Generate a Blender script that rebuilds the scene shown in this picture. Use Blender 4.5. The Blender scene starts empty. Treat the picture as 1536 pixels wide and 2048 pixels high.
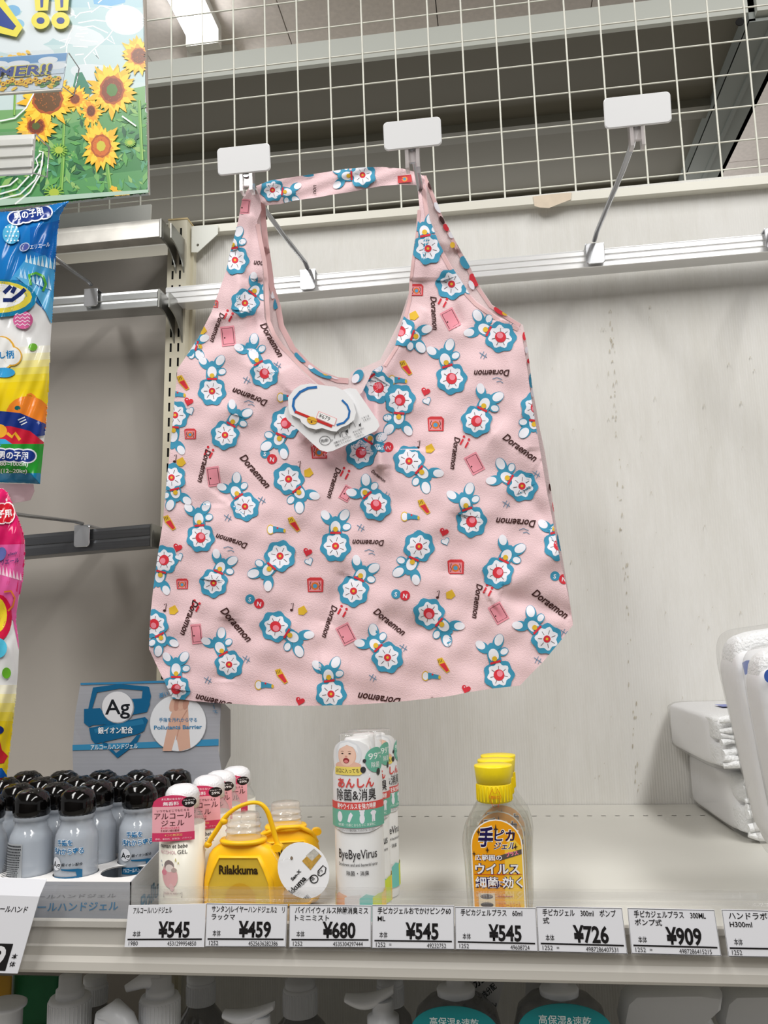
import bpy, bmesh, math, random
from mathutils import Vector, Matrix
from mathutils.geometry import tessellate_polygon, delaunay_2d_cdt

random.seed(7)
SC = bpy.context.scene
COL = SC.collection

# ------------------------------------------------------------------ camera
CAM = Vector((0.0, -1.15, 0.2192)); FPX = 1680.0; YAW, PITCH, ROLL = 0.12833, 0.14965, -0.0311
_fwd = Vector((-math.sin(YAW)*math.cos(PITCH), math.cos(YAW)*math.cos(PITCH), math.sin(PITCH)))
_right = Vector((math.cos(YAW), math.sin(YAW), 0)); _up = _right.cross(_fwd)
CR = _right*math.cos(ROLL) + _up*math.sin(ROLL)
CU = -_right*math.sin(ROLL) + _up*math.cos(ROLL)
cd = bpy.data.cameras.new('camera'); cam = bpy.data.objects.new('camera', cd); COL.objects.link(cam)
mw = Matrix((CR, CU, -_fwd)).transposed().to_4x4(); mw.translation = CAM
cam.matrix_world = mw
cd.sensor_fit = 'HORIZONTAL'; cd.sensor_width = 36.0; cd.lens = 36.0*FPX/1536.0
def zmap(root, tab):
    '''remap heights of the meshes under a thing through a table'''
    for ch in ([root] if root.type == 'MESH' else root.children):
        if ch.type != 'MESH': continue
        for v in ch.data.vertices:
            z = v.co.z
            if z <= tab[0][0]: v.co.z = tab[0][1]+(z-tab[0][0]); continue
            for (a, b), (c, d) in zip(tab, tab[1:]):
                if z <= c: v.co.z = b+(d-b)*(z-a)/(c-a); break
            else: v.co.z = tab[-1][1]+(z-tab[-1][0])
def zpx(px, Y, tab, z0=0.0):
    '''table of (design height, photo row) to heights above z0'''
    return [(0, 0)]+[(a, P(px, b, Y).z-z0) for a, b in tab]
cd.clip_start = 0.02; cd.clip_end = 60
SC.camera = cam

# ------------------------------------------------------------------ world, exposure, lamps
SC.view_settings.view_transform = 'Standard'; SC.view_settings.look = 'None'
SC.view_settings.gamma = 1.0; SC.view_settings.use_curve_mapping = False
SC.view_settings.exposure = 0.31
w = bpy.data.worlds.new('store_air'); SC.world = w; w.use_nodes = True
w.node_tree.nodes['Background'].inputs[0].default_value = (1.0, 0.985, 0.97, 1)
w.node_tree.nodes['Background'].inputs[1].default_value = 0.29

def area(name, loc, sx, sy, power, col=(1, .985, .96), rx=0.0, rz=0.0):
    l = bpy.data.lights.new(name, 'AREA'); l.shape = 'RECTANGLE'; l.size = sx; l.size_y = sy
    l.energy = power; l.color = col
    o = bpy.data.objects.new(name, l); COL.objects.link(o); o.location = loc; o.rotation_euler = (rx, 0, rz)
    return o
area('aisle_lamp', (-0.9, -1.85, 2.02), 0.35, 2.4, 44)
area('aisle_lamp', (0.9, -1.85, 2.02), 0.35, 2.4, 44)
area('far_aisle_lamp', (0.4, 2.3, 2.02), 2.4, 0.3, 20)
area('ceiling_fill_light', (-.4, 2.0, 1.20), 2.2, 1.4, 20, rx=math.pi)  # upward fill light added to brighten the ceiling tiles, no fixture hangs there
SC.cycles.transparent_max_bounces = 40; SC.cycles.max_bounces = 10; SC.cycles.caustics_reflective = False

# ------------------------------------------------------------------ pixel to place helpers
def ray(px, py):
    return (CR*((px-768.0)/FPX) - CU*((py-1024.0)/FPX) + _fwd)
def P(px, py, Y):
    d = ray(px, py); return CAM + d*((Y-CAM.y)/d.y)
def PZ(px, py, Z):
    d = ray(px, py); return CAM + d*((Z-CAM.z)/d.z)
def PX(px, py, X):
    d = ray(px, py); return CAM + d*((X-CAM.x)/d.x)
def scale_at(Y):
    return (Y-CAM.y)/FPX

# ------------------------------------------------------------------ materials
def lin(c):
    c = c/255.0
    return c/12.92 if c <= 0.04045 else ((c+0.055)/1.055)**2.4
def rgb(c): return (lin(c[0]), lin(c[1]), lin(c[2]), 1)
_mats = {}
def mat(name, c, rough=0.5, metal=0.0, spec=0.5, noise=0.0, nscale=40, bump=0.0, bscale=200, coat=0.0, stretch=None):
    if name in _mats: return _mats[name]
    m = bpy.data.materials.new(name); m.use_nodes = True; nt = m.node_tree; b = nt.nodes['Principled BSDF']
    b.inputs['Base Color'].default_value = rgb(c); b.inputs['Roughness'].default_value = rough
    b.inputs['Metallic'].default_value = metal; b.inputs['Specular IOR Level'].default_value = spec
    b.inputs['Coat Weight'].default_value = coat; b.inputs['Coat Roughness'].default_value = 0.08
    if noise or bump:
        tc = nt.nodes.new('ShaderNodeTexCoord'); mp = nt.nodes.new('ShaderNodeMapping')
        nt.links.new(tc.outputs['Object'], mp.inputs[0])
        if stretch: mp.inputs['Scale'].default_value = stretch
    if noise:
        n = nt.nodes.new('ShaderNodeTexNoise'); n.inputs['Scale'].default_value = nscale; n.inputs['Detail'].default_value = 5
        nt.links.new(mp.outputs[0], n.inputs['Vector'])
        mx = nt.nodes.new('ShaderNodeMix'); mx.data_type = 'RGBA'
        k = 1-noise
        mx.inputs['A'].default_value = rgb((c[0]*k, c[1]*k, c[2]*k)); k = min(1+noise*0.6, 1.3)
        mx.inputs['B'].default_value = rgb((min(c[0]*k, 255), min(c[1]*k, 255), min(c[2]*k, 255)))
        nt.links.new(n.outputs['Fac'], mx.inputs['Factor']); nt.links.new(mx.outputs['Result'], b.inputs['Base Color'])
    if bump:
        n2 = nt.nodes.new('ShaderNodeTexNoise'); n2.inputs['Scale'].default_value = bscale; n2.inputs['Detail'].default_value = 3
        nt.links.new(mp.outputs[0], n2.inputs['Vector'])
        bp = nt.nodes.new('ShaderNodeBump'); bp.inputs['Strength'].default_value = bump; bp.inputs['Distance'].default_value = 0.002
        nt.links.new(n2.outputs['Fac'], bp.inputs['Height']); nt.links.new(bp.outputs[0], b.inputs['Normal'])
    _mats[name] = m; return m
def ink(c, rough=0.5):
    c = tuple(int(v) for v in c)
    return mat('ink_%02x%02x%02x_%d' % (c[0], c[1], c[2], int(rough*10)), c, rough, 0, 0.3)
def clear(name, tint=(255, 255, 255), body=0.12, rough=0.05, gloss=0.25, bodycol=(240, 240, 240)):
    """thin clear plastic: mostly see-through, fresnel gloss, a little milky body"""
    if name in _mats: return _mats[name]
    m = bpy.data.materials.new(name); m.use_nodes = True; nt = m.node_tree
    b = nt.nodes['Principled BSDF']; out = nt.nodes['Material Output']
    b.inputs['Base Color'].default_value = rgb(bodycol); b.inputs['Roughness'].default_value = max(rough, .1)
    t = nt.nodes.new('ShaderNodeBsdfTransparent'); t.inputs[0].default_value = rgb(tint)
    g = nt.nodes.new('ShaderNodeBsdfGlossy'); g.inputs['Roughness'].default_value = rough
    lw = nt.nodes.new('ShaderNodeLayerWeight'); lw.inputs['Blend'].default_value = .5
    pw = nt.nodes.new('ShaderNodeMath'); pw.operation = 'POWER'; pw.inputs[1].default_value = 3.0
    ml = nt.nodes.new('ShaderNodeMath'); ml.operation = 'MULTIPLY_ADD'; ml.inputs[1].default_value = gloss*1.6; ml.inputs[2].default_value = .035
    nt.links.new(lw.outputs['Facing'], pw.inputs[0]); nt.links.new(pw.outputs[0], ml.inputs[0])
    m1 = nt.nodes.new('ShaderNodeMixShader'); m1.inputs[0].default_value = body
    m2 = nt.nodes.new('ShaderNodeMixShader')
    nt.links.new(t.outputs[0], m1.inputs[1]); nt.links.new(b.outputs[0], m1.inputs[2])
    nt.links.new(ml.outputs[0], m2.inputs[0]); nt.links.new(m1.outputs[0], m2.inputs[1]); nt.links.new(g.outputs[0], m2.inputs[2])
    nt.links.new(m2.outputs[0], out.inputs['Surface'])
    _mats[name] = m; return m

def flute_mat():
    """ribbed twin-wall plastic sheet with grime"""
    m = mat('fluted_sheet', (225, 224, 219), 0.55, 0, 0.3)
    nt = m.node_tree; b = nt.nodes['Principled BSDF']
    tc = nt.nodes.new('ShaderNodeTexCoord')
    wv = nt.nodes.new('ShaderNodeTexWave'); wv.wave_type = 'BANDS'; wv.bands_direction = 'X'; wv.inputs['Scale'].default_value = 95
    wv.inputs['Distortion'].default_value = 0.3
    nt.links.new(tc.outputs['Object'], wv.inputs['Vector'])
    bp = nt.nodes.new('ShaderNodeBump'); bp.inputs['Strength'].default_value = 0.35; bp.inputs['Distance'].default_value = 0.0006
    nt.links.new(wv.outputs['Fac'], bp.inputs['Height']); nt.links.new(bp.outputs[0], b.inputs['Normal'])
    mp = nt.nodes.new('ShaderNodeMapping'); mp.inputs['Scale'].default_value = (1, 1, .25)
    nt.links.new(tc.outputs['Object'], mp.inputs[0])
    n = nt.nodes.new('ShaderNodeTexNoise'); n.inputs['Scale'].default_value = 9; n.inputs['Detail'].default_value = 8; n.inputs['Roughness'].default_value = .7
    nt.links.new(mp.outputs[0], n.inputs['Vector'])
    mp2 = nt.nodes.new('ShaderNodeMapping'); mp2.inputs['Scale'].default_value = (1, 1, .12)
    nt.links.new(tc.outputs['Object'], mp2.inputs[0])
    n2 = nt.nodes.new('ShaderNodeTexNoise'); n2.inputs['Scale'].default_value = 160; n2.inputs['Detail'].default_value = 3
    nt.links.new(mp2.outputs[0], n2.inputs['Vector'])
    r = nt.nodes.new('ShaderNodeValToRGB'); r.color_ramp.elements[0].position = 0.3; r.color_ramp.elements[1].position = 0.62
    r.color_ramp.elements[0].color = rgb((213, 211, 204)); r.color_ramp.elements[1].color = rgb((226, 225, 221))
    mth = nt.nodes.new('ShaderNodeMath'); mth.operation = 'MULTIPLY_ADD'; mth.inputs[1].default_value = .25
    nt.links.new(n2.outputs['Fac'], mth.inputs[0]); nt.links.new(n.outputs['Fac'], mth.inputs[2])
    mth2 = nt.nodes.new('ShaderNodeMath'); mth2.operation = 'SUBTRACT'; mth2.inputs[1].default_value = .1
    nt.links.new(mth.outputs[0], mth2.inputs[0])
    nt.links.new(mth2.outputs[0], r.inputs[0]); nt.links.new(r.outputs[0], b.inputs['Base Color'])
    return m

# ------------------------------------------------------------------ mesh builder
class MB:
    def __init__(s): s.v = []; s.f = []; s.m = []; s.mats = []; s.sm = []
    def mi(s, m):
        if m not in s.mats: s.mats.append(m)
        return s.mats.index(m)
    def add(s, vs, fs, m, smooth=False):
        b = len(s.v); s.v += [Vector(v) for v in vs]; k = s.mi(m)
        for f in fs: s.f.append([b+i for i in f]); s.m.append(k); s.sm.append(smooth)
        return s
    def box(s, a, b, m):
        x0, y0, z0 = a; x1, y1, z1 = b
        vs = [(x0,y0,z0),(x1,y0,z0),(x1,y1,z0),(x0,y1,z0),(x0,y0,z1),(x1,y0,z1),(x1,y1,z1),(x0,y1,z1)]
        return s.add(vs, [(0,3,2,1),(4,5,6,7),(0,1,5,4),(1,2,6,5),(2,3,7,6),(3,0,4,7)], m)
    def hexa(s, q0, q1, m):
        """solid between two quads of 3D points"""
        return s.add(list(q0)+list(q1), [(0,3,2,1),(4,5,6,7),(0,1,5,4),(1,2,6,5),(2,3,7,6),(3,0,4,7)], m)
    def rings(s, rings, m, cap0=True, cap1=True, smooth=True, close=True):
        n = len(rings[0]); vs = [p for r in rings for p in r]; fs = []
        for i in range(len(rings)-1):
            for j in range(n if close else n-1):
                k = (j+1) % n
                fs.append((i*n+j, i*n+k, (i+1)*n+k, (i+1)*n+j))
        s.add(vs, fs, m, smooth)
        if cap0: s.add(rings[0], [tuple(range(n))[::-1]], m)
        if cap1: s.add(rings[-1], [tuple(range(n))], m)
        return s
    def tube(s, pts, r, m, n=10, squash=None, smooth=True):
        pts = [Vector(p) for p in pts]; rings = []
        prev = None
        for i, p in enumerate(pts):
            t = (pts[min(i+1, len(pts)-1)] - pts[max(i-1, 0)]).normalized()
            if prev is None:
                a = Vector((1, 0, 0)) if abs(t.x) < .8 else Vector((0, 0, 1))
                u = (a - t*a.dot(t)).normalized()
            else: u = (prev - t*prev.dot(t)).normalized()
            prev = u; v = t.cross(u)
            rr = r[i] if isinstance(r, (list, tuple)) else r
            q = squash or 1.0
            rings.append([p + u*math.cos(2*math.pi*k/n)*rr*q + v*math.sin(2*math.pi*k/n)*rr for k in range(n)])
        return s.rings(rings, m, smooth=smooth)
    def lathe(s, prof, m, c=(0, 0, 0), n=28, cap0=True, cap1=True, sq=(1, 1), e=2.0, off=None):
        """prof: (z, r) or (z, rx, ry); superellipse exponent e"""
        rings = []
        for pr in prof:
            z = pr[0]; rx = pr[1]*sq[0]; ry = (pr[2] if len(pr) > 2 else pr[1])*sq[1]
            ring = []
            for k in range(n):
                a = 2*math.pi*k/n; ca, sa = math.cos(a), math.sin(a)
                ring.append((c[0]+rx*math.copysign(abs(ca)**(2/e), ca), c[1]+ry*math.copysign(abs(sa)**(2/e), sa), c[2]+z))
            rings.append(ring)
        return s.rings(rings, m, cap0, cap1)
    def build(s, name, parent=None, world=True, kind=None, label=None):
        me = bpy.data.meshes.new(name)
        off = Vector((0, 0, 0))
        if world and parent is not None:
            q = parent
            while q is not None: off += q.location; q = q.parent
        me.from_pydata([tuple(v-off) for v in s.v], [], s.f)
        for m in s.mats: me.materials.append(m)
        me.polygons.foreach_set('material_index', s.m); me.polygons.foreach_set('use_smooth', s.sm)
        me.update()
        o = bpy.data.objects.new(name, me); COL.objects.link(o)
        if parent is not None: o.parent = parent
        if kind: o['kind'] = kind
        if label: o['label'] = label
        return o
def thing(name, label, cat, loc=(0, 0, 0), group=None):
    o = bpy.data.objects.new(name, None); COL.objects.link(o); o.location = loc
    o.empty_display_size = 0.02
    o['label'] = label; o['category'] = cat
    if group: o['group'] = group
    return o
def tag(o, label, cat, group=None):
    o['label'] = label; o['category'] = cat
    if group: o['group'] = group
    return o
def copy_tree(o, loc, rz=None, label=None):
    c = o.copy(); COL.objects.link(c); c.location = loc
    if rz is not None: c.rotation_euler[2] = rz
    if label: c['label'] = label
    for ch in list(o.children):
        d = ch.copy(); COL.objects.link(d); d.parent = c
        for g in list(ch.children):
            e = g.copy(); COL.objects.link(e); e.parent = d
    return c

# ------------------------------------------------------------------ flat print: polygons and lettering mapped on a surface
def subdiv(vs, ts, L, cap=9):
    vs = list(vs)
    for _ in range(cap):
        mid = {}; out = []; any_ = False
        def md(a, b):
            k = (a, b) if a < b else (b, a)
            if k in mid: return mid[k]
            va, vb = vs[a], vs[b]
            if (va[0]-vb[0])**2+(va[1]-vb[1])**2 > L*L:
                vs.append(((va[0]+vb[0])/2, (va[1]+vb[1])/2)); mid[k] = len(vs)-1
            else: mid[k] = None
            return mid[k]
        for a, b, c in ts:
            x, y, z = md(a, b), md(b, c), md(c, a)
            n = (x is not None)+(y is not None)+(z is not None)
            if n == 0: out.append((a, b, c)); continue
            any_ = True
            if n == 3: out += [(a, x, z), (x, b, y), (z, y, c), (x, y, z)]
            elif n == 1:
                if x is not None: out += [(a, x, c), (x, b, c)]
                elif y is not None: out += [(b, y, a), (y, c, a)]
                else: out += [(c, z, b), (z, a, b)]
            else:
                if x is None: out += [(c, z, y), (z, a, b), (z, b, y)]
                elif y is None: out += [(a, x, z), (x, b, c), (x, c, z)]
                else: out += [(b, y, x), (y, c, a), (y, a, x)]
        ts = out
        if not any_: break
    return vs, ts
_gl = {}
def glyphs(s, bold=0.0):
    k = (s, bold)
    if k in _gl: return _gl[k]
    cu = bpy.data.curves.new('t', 'FONT'); cu.body = s; cu.size = 1.0; cu.resolution_u = 3; cu.offset = bold
    ob = bpy.data.objects.new('t', cu); COL.objects.link(ob)
    bpy.context.view_layer.update()
    dg = bpy.context.evaluated_depsgraph_get(); ev = ob.evaluated_get(dg); me = ev.to_mesh()
    me.calc_loop_triangles()
    vs = [(v.co.x, v.co.y) for v in me.vertices]
    ts = [tuple(t.vertices) for t in me.loop_triangles]
    ev.to_mesh_clear(); bpy.data.objects.remove(ob); bpy.data.curves.remove(cu)
    if vs:
        x0 = min(v[0] for v in vs); vs = [(v[0]-x0, v[1]) for v in vs]
    w_ = max((v[0] for v in vs), default=0)
    _gl[k] = (vs, ts, w_); return _gl[k]
def inside(p, poly):
    x, y = p; c = False; n = len(poly); j = n-1
    for i in range(n):
        xi, yi = poly[i]; xj, yj = poly[j]
        if (yi > y) != (yj > y) and x < (xj-xi)*(y-yi)/(yj-yi)+xi: c = not c
        j = i
    return c
class Print:
    """fn(u, v, lift) -> 3D point; ydown for pixel style coordinates; step = longest edge in uv units"""
    def __init__(s, fn, step=1e9, ydown=False, clip=None, lift=0.0003, dl=0.00002, rough=0.5):
        s.mb = MB(); s.fn = fn; s.step = step; s.yd = -1 if ydown else 1; s.clip = clip; s.lift = lift; s.dl = dl; s.rough = rough; s.cs = 2.0
    def _put(s, vs, ts, c, clipstep=None):
        if s.clip:
            if any(not inside(v, s.clip) for v in vs):
                vs, ts = subdiv(vs, ts, s.cs)
                ts = [t for t in ts if inside(((vs[t[0]][0]+vs[t[1]][0]+vs[t[2]][0])/3, (vs[t[0]][1]+vs[t[1]][1]+vs[t[2]][1])/3), s.clip)]
            else: vs, ts = subdiv(vs, ts, s.step)
        else: vs, ts = subdiv(vs, ts, s.step)
        if not ts: return
        m = c if isinstance(c, bpy.types.Material) else ink(c, s.rough)
        s.mb.add([s.fn(v[0], v[1], s.lift) for v in vs], ts, m, True)
        s.lift += s.dl
    def poly(s, pts, c):
        t = tessellate_polygon([[Vector((p[0], p[1], 0)) for p in pts]])
        s._put([tuple(p) for p in pts], [tuple(x) for x in t], c)
    def rect(s, x0, y0, x1, y1, c): s.poly([(x0, y0), (x1, y0), (x1, y1), (x0, y1)], c)
    def oval(s, x, y, rx, ry, c, ang=0, n=20, wob=0, k=6):
        a = math.radians(ang); ca, sa = math.cos(a), math.sin(a); pts = []
        for i in range(n):
            t = 2*math.pi*i/n; q = 1+wob*math.cos(k*t); ex, ey = rx*q*math.cos(t), ry*q*math.sin(t)
            pts.append((x+ex*ca-ey*sa, y+ex*sa+ey*ca))
        s.poly(pts, c)
    def line(s, pts, wd, c, closed=False):
        P_ = [Vector(p) for p in pts]; n = len(P_)
        vs = []; ts = []
        for i in range(n):
            a = P_[(i-1) % n] if (closed or i > 0) else P_[i]; b = P_[(i+1) % n] if (closed or i < n-1) else P_[i]
            t = (b-a); t = t.normalized() if t.length > 1e-12 else Vector((1, 0)); nn = Vector((-t.y, t.x))*wd/2
            vs += [tuple(P_[i]+nn), tuple(P_[i]-nn)]
        for i in range(n if closed else n-1):
            j = (i+1) % n; ts += [(2*i, 2*i+1, 2*j+1), (2*i, 2*j+1, 2*j)]
        s._put(vs, ts, c)
    def ring(s, x, y, r, wd, c, n=28, ry=None):
        ry = ry or r
        s.line([(x+r*math.cos(2*math.pi*i/n), y+ry*math.sin(2*math.pi*i/n)) for i in range(n)], wd, c, True)
    def text(s, t, x, y, size, c, ang=0, bold=0.0, shear=0.0, fit=None, align='L', vertical=False, outline=None, ow=.05, arc=None):
        if outline is not None: s.text(t, x, y, size, outline, ang, bold+ow, shear, fit, align, vertical, None, 0, arc)
        vs, ts, wd = glyphs(t, bold)
        if not ts: return
        sx = size if fit is None else fit/max(wd, 1e-6)
        ox = {'L': 0, 'C': -wd*sx/2, 'R': -wd*sx}[align]
        a = math.radians(ang); ca, sa = math.cos(a), math.sin(a); out = []
        for p in vs:
            ex = p[0]*sx+ox+shear*p[1]*size; ey = p[1]*size
            if arc:   # bend along a circle of radius arc
                th = ex/arc; ex, ey = (arc+ey)*math.sin(th), (arc+ey)*math.cos(th)-arc
            ey *= s.yd
            out.append((x+ex*ca-ey*sa, y+ex*sa+ey*ca))
        s._put(out, ts, c)
    def build(s, name, parent, world=True, label=None): return s.mb.build(name, parent, world, None, label)
def plane_fn(o, ux, uy, nrm):
    o, ux, uy, nrm = Vector(o), Vector(ux), Vector(uy), Vector(nrm).normalized()
    return lambda u, v, l: o+ux*u+uy*v+nrm*l
def quad_fn(tl, tr, br, bl):
    """u 0..1 across, v 0..1 upward"""
    tl, tr, br, bl = Vector(tl), Vector(tr), Vector(br), Vector(bl)
    nrm = (tr-tl).cross(tl-bl).normalized()
    if nrm.y > 0: nrm = -nrm
    return lambda u, v, l: (bl*(1-u)+br*u)*(1-v)+(tl*(1-u)+tr*u)*v+nrm*l
def cyl_fn(cx, cy, r, z0, ry=None, rot=0.0):
    """u = metres around the front (0 at -y), v = height"""
    ry = ry or r
    def f(u, v, l):
        a = u/r+rot
        return Vector((cx+(r+l)*math.sin(a), cy-(ry+l)*math.cos(a), z0+v))
    return f

# ------------------------------------------------------------------ common materials
M_cream = mat('cream_enamel', (226, 220, 198), 0.4, 0, .5, noise=.03, nscale=30)
M_white_paint = mat('white_enamel', (232, 232, 226), 0.38, 0, .5, noise=.02, nscale=20)
M_greyboard = mat('grey_enamel_panel', (168, 162, 155), 0.5, 0, .4, noise=.05, nscale=5)
M_wire = mat('white_coated_wire', (232, 232, 220), 0.4)
M_alu = mat('brushed_aluminium', (246, 247, 248), 0.24, .4, .5, noise=.06, nscale=60, stretch=(.05, 1, 8))
M_chrome = mat('chrome', (214, 216, 220), 0.2, .75)
M_steel = mat('dark_steel', (120, 122, 124), 0.3, .9)
M_dark = mat('slot_black', (12, 12, 12), 0.8)
M_plate = mat('white_plastic', (242, 243, 245), 0.22, 0, .5)
M_shelf = mat('shelf_enamel', (210, 208, 200), 0.35, 0, .5, noise=.03, nscale=14)
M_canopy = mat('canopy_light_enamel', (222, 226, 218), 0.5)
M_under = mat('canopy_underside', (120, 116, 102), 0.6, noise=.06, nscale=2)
M_beam = mat('canopy_grey_beam', (150, 156, 152), 0.5)
M_clear = clear('clear_acrylic', body=.03, gloss=.2, rough=.04)
M_film = clear('clear_film', body=.05, gloss=.28, rough=.06)
M_white = mat('white_card', (238, 238, 240), 0.5)
# ------------------------------------------------------------------ setting: floor, ceiling, walls
flo = MB().box((-4, -4, -1.35), (5, 6, -1.3), mat('store_floor', (170, 166, 156), .5)).build('floor', kind='structure')
YTOP = 2.06
MB().box((-4, -3.3, -1.3), (5, -3.2, .75), mat('light_block_brown', (96, 90, 86), .7, noise=.3, nscale=6)).build('wall_light_block', kind='structure')  # unseen wall behind the camera, added to block low frontal light
ce = MB().box((-4, -4, YTOP+.02), (5, 6, YTOP+.06), mat('ceiling_grout', (150, 145, 140), .8)).build('ceiling', kind='structure')
M_tile = mat('ceiling_board', (236, 228, 223), .8, 0, .2, noise=.08, nscale=70)
# joint lines seen at x px 560, 868, 1185 near the top of the frame
jx = [PZ(556, 10, YTOP).x, PZ(868, 10, YTOP).x, PZ(1183, 10, YTOP).x]
pitch = (jx[2]-jx[0])/2
tile_me = None
TP = pitch; TL = pitch*2
for i in range(-4, 6):
    for j in range(0, 6):
        x0 = jx[0]+i*TP; y0 = .30+j*TL
        if tile_me is None:
            t = MB().box((.0015, .0015, 0), (TP-.0015, TL-.0015, .018), M_tile).build('ceiling_tile', ce, False)
            tile_me = t.data
        else:
            t = bpy.data.objects.new('ceiling_tile', tile_me); COL.objects.link(t); t.parent = ce
        t.location = (x0, y0, YTOP)

WX0 = P(383, 560, 0).x; WZT = P(900, 406, 0).z
LEAN = .018
_wx = WX0-LEAN*(WZT+.30)
wb = MB().hexa([(_wx, 0, -.30), (.85, 0, -.30), (.85, 0, WZT), (WX0, 0, WZT)], [(_wx, .012, -.30), (.85, .012, -.30), (.85, .012, WZT), (WX0, .012, WZT)], flute_mat()).build('wall_back', kind='structure')
LZT = P(200, 521, 0).z
wl = MB().box((-.95, .002, -.30), (P(350, 560, 0).x, .010, LZT), M_greyboard).build('wall_left', kind='structure')

# faint dust marks: a seam of brown stains down the sheet
st = Print(lambda u, v, l: P(u, v, -l), lift=.0003, rough=.7)
for i in range(70):
    y = random.uniform(620, 1590); x = 1253+(y-1200)*.058+random.gauss(0, 4)
    st.oval(x, y, random.uniform(.5, 1.3), random.uniform(1, 6), (198, 192, 178) if random.random() < .7 else (184, 176, 160), n=6)
for i in range(60):
    st.oval(random.uniform(1080, 1530), random.uniform(610, 1590), random.uniform(.6, 1.6), random.uniform(.8, 4), (204, 200, 190), n=6)
st.build('stain', wb, True)

# top trim rail of the sheet with tape
def seg_box(mb, p0, p1, h, y0, y1, m):
    """long bar between two points on plane y, extruded h down and from y0 to y1"""
    a, b = Vector(p0), Vector(p1)
    q0 = [(a.x, y0, a.z-h), (b.x, y0, b.z-h), (b.x, y0, b.z), (a.x, y0, a.z)]
    q1 = [(a.x, y1, a.z-h), (b.x, y1, b.z-h), (b.x, y1, b.z), (a.x, y1, a.z)]
    mb.add(q0+q1, [(0,1,2,3),(5,4,7,6),(0,4,5,1),(3,2,6,7),(1,5,6,2),(0,3,7,4)], m); return mb
ta, tb = P(383, 454, -.012), P(1560, 350, -.012)
seg_box(MB(), (ta.x, 0, ta.z), (tb.x, 0, tb.z), .0120, -.014, .02, mat('trim_enamel', (226, 224, 212), .4)).build('trim_1', kind='structure')
tp = [(1066, 393), (1095, 389), (1143, 385), (1142, 399), (1118, 408), (1098, 416), (1080, 415), (1069, 412)]
mb = MB(); f = [P(x, y, -.0152) for x, y in tp]; b_ = [P(x, y, -.0143) for x, y in tp]
mb.rings([f, b_], mat('masking_tape', (222, 206, 184), .7, noise=.06, nscale=90), smooth=False)
tag(mb.build('masking_tape'), 'torn strip of beige masking tape stuck on the top edge of the white sheet', 'tape')

# ------------------------------------------------------------------ wire grid above the back sheet
g_, gx, gz, tl_ = .05067, -.4639, 1.2059, -.02335
gr = thing('wire_grid', 'cream coated wire grid panel standing above the white back sheet', 'wire grid', (0, 0, WZT))
def gp(c, r, dy=0): return Vector((gx+c*g_, -math.sin(tl_)*r*g_*1.0+dy, gz-math.cos(tl_)*r*g_))
for c in range(-6, 22):
    MB().tube([gp(c, -4), gp(c, 7.25)], .00135, M_wire, 8).build('vertical_wire', gr)
for r in list(range(-4, 7)) + [6.82]:
    MB().tube([gp(-6.4, r, .0024), gp(21.5, r, .0024)], .00115, M_wire, 8).build('horizontal_wire', gr)

# ------------------------------------------------------------------ overhead canopy (open steel tray seen from below)
cy0, cy1 = .45, 1.9
zt = P(768, 66, cy0).z; zb = P(768, 112, cy0).z
cxr = P(1497, 27, cy0).x
can = thing('overhead_canopy', 'pale steel canopy with dark underside hanging beyond the wire grid', 'canopy', (0, cy0, zb))
MB().box((-1.6, cy0, zb), (cxr+.02, cy0+.012, zt), M_canopy).build('front_lip', can)
zu = zb+.02
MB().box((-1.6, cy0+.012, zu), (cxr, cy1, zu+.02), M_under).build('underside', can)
for yy in (.75, 1.12, 1.6):
    MB().box((-1.6, yy, zu-.02), (cxr, yy+.05, zu), mat('canopy_rib', (134, 132, 120), .5)).build('stiffening_rib', can)
be = MB(); bw = .095
be.box((cxr, cy0-.0, zb-.02), (cxr+.012, cy1, zu+.02), M_beam)
be.box((cxr, cy0-.0, zb-.022), (cxr+bw, cy1, zb-.015), M_beam)
be.box((cxr+bw-.01, cy0, zb-.022), (cxr+bw, cy1, zb+.03), M_beam)
be.box((cxr+bw*.45, cy0, zb-.027), (cxr+bw*.55, cy1, zb-.02), M_beam)
be.build('side_beam', can, label='grey channel beam closing the canopy end')
bc = MB().box((cxr+.012, cy0-.015, zb-.01), (cxr+.35, cy0+.01, zt), M_canopy).build('end_bracket', can)
hb = MB(); c0 = P(1480, 43, cy0-.001)
hb.tube([c0, c0+Vector((0, .003, 0))], .008, M_dark, 16).build('bolt_hole', can)

# ------------------------------------------------------------------ ceiling lamp
M_em = bpy.data.materials.new('lamp_tube_glow'); M_em.use_nodes = True
_n = M_em.node_tree; _e = _n.nodes.new('ShaderNodeEmission'); _e.inputs[0].default_value = (1, .99, .97, 1); _e.inputs[1].default_value = 9
_n.links.new(_e.outputs[0], _n.nodes['Material Output'].inputs['Surface'])
def lamp(x0, x1, y0, y1, lab, z=YTOP):
    lp = thing('ceiling_lamp', lab, 'ceiling lamp', ((x0+x1)/2, (y0+y1)/2, z-.05))
    h = MB(); h.box((x0, y0, z-.03), (x1, y1, z), M_white_paint); h.build('housing', lp)
    n = 2
    for k in range(n):
        xx = x0+(x1-x0)*(k+.5)/n
        MB().tube([(xx, y0+.02, z-.055), (xx, y1-.02, z-.055)], .016, M_em, 12).build('fluorescent_tube', lp)
    for yy in (y0, y1-.03):
        MB().box((x0, yy, z-.075), (x1, yy+.03, z-.028), M_white_paint).build('end_cap', lp)
    return lp
la = PZ(300, -60, YTOP-.05); lb = PZ(432, 60, YTOP-.05)
lamp(la.x, lb.x+.0, la.y-.3, lb.y+.05, 'bright twin tube ceiling lamp nearest the poster edge')
lc = PZ(350, 84, YTOP-.05); ld = PZ(470, 118, YTOP-.05)
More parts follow.
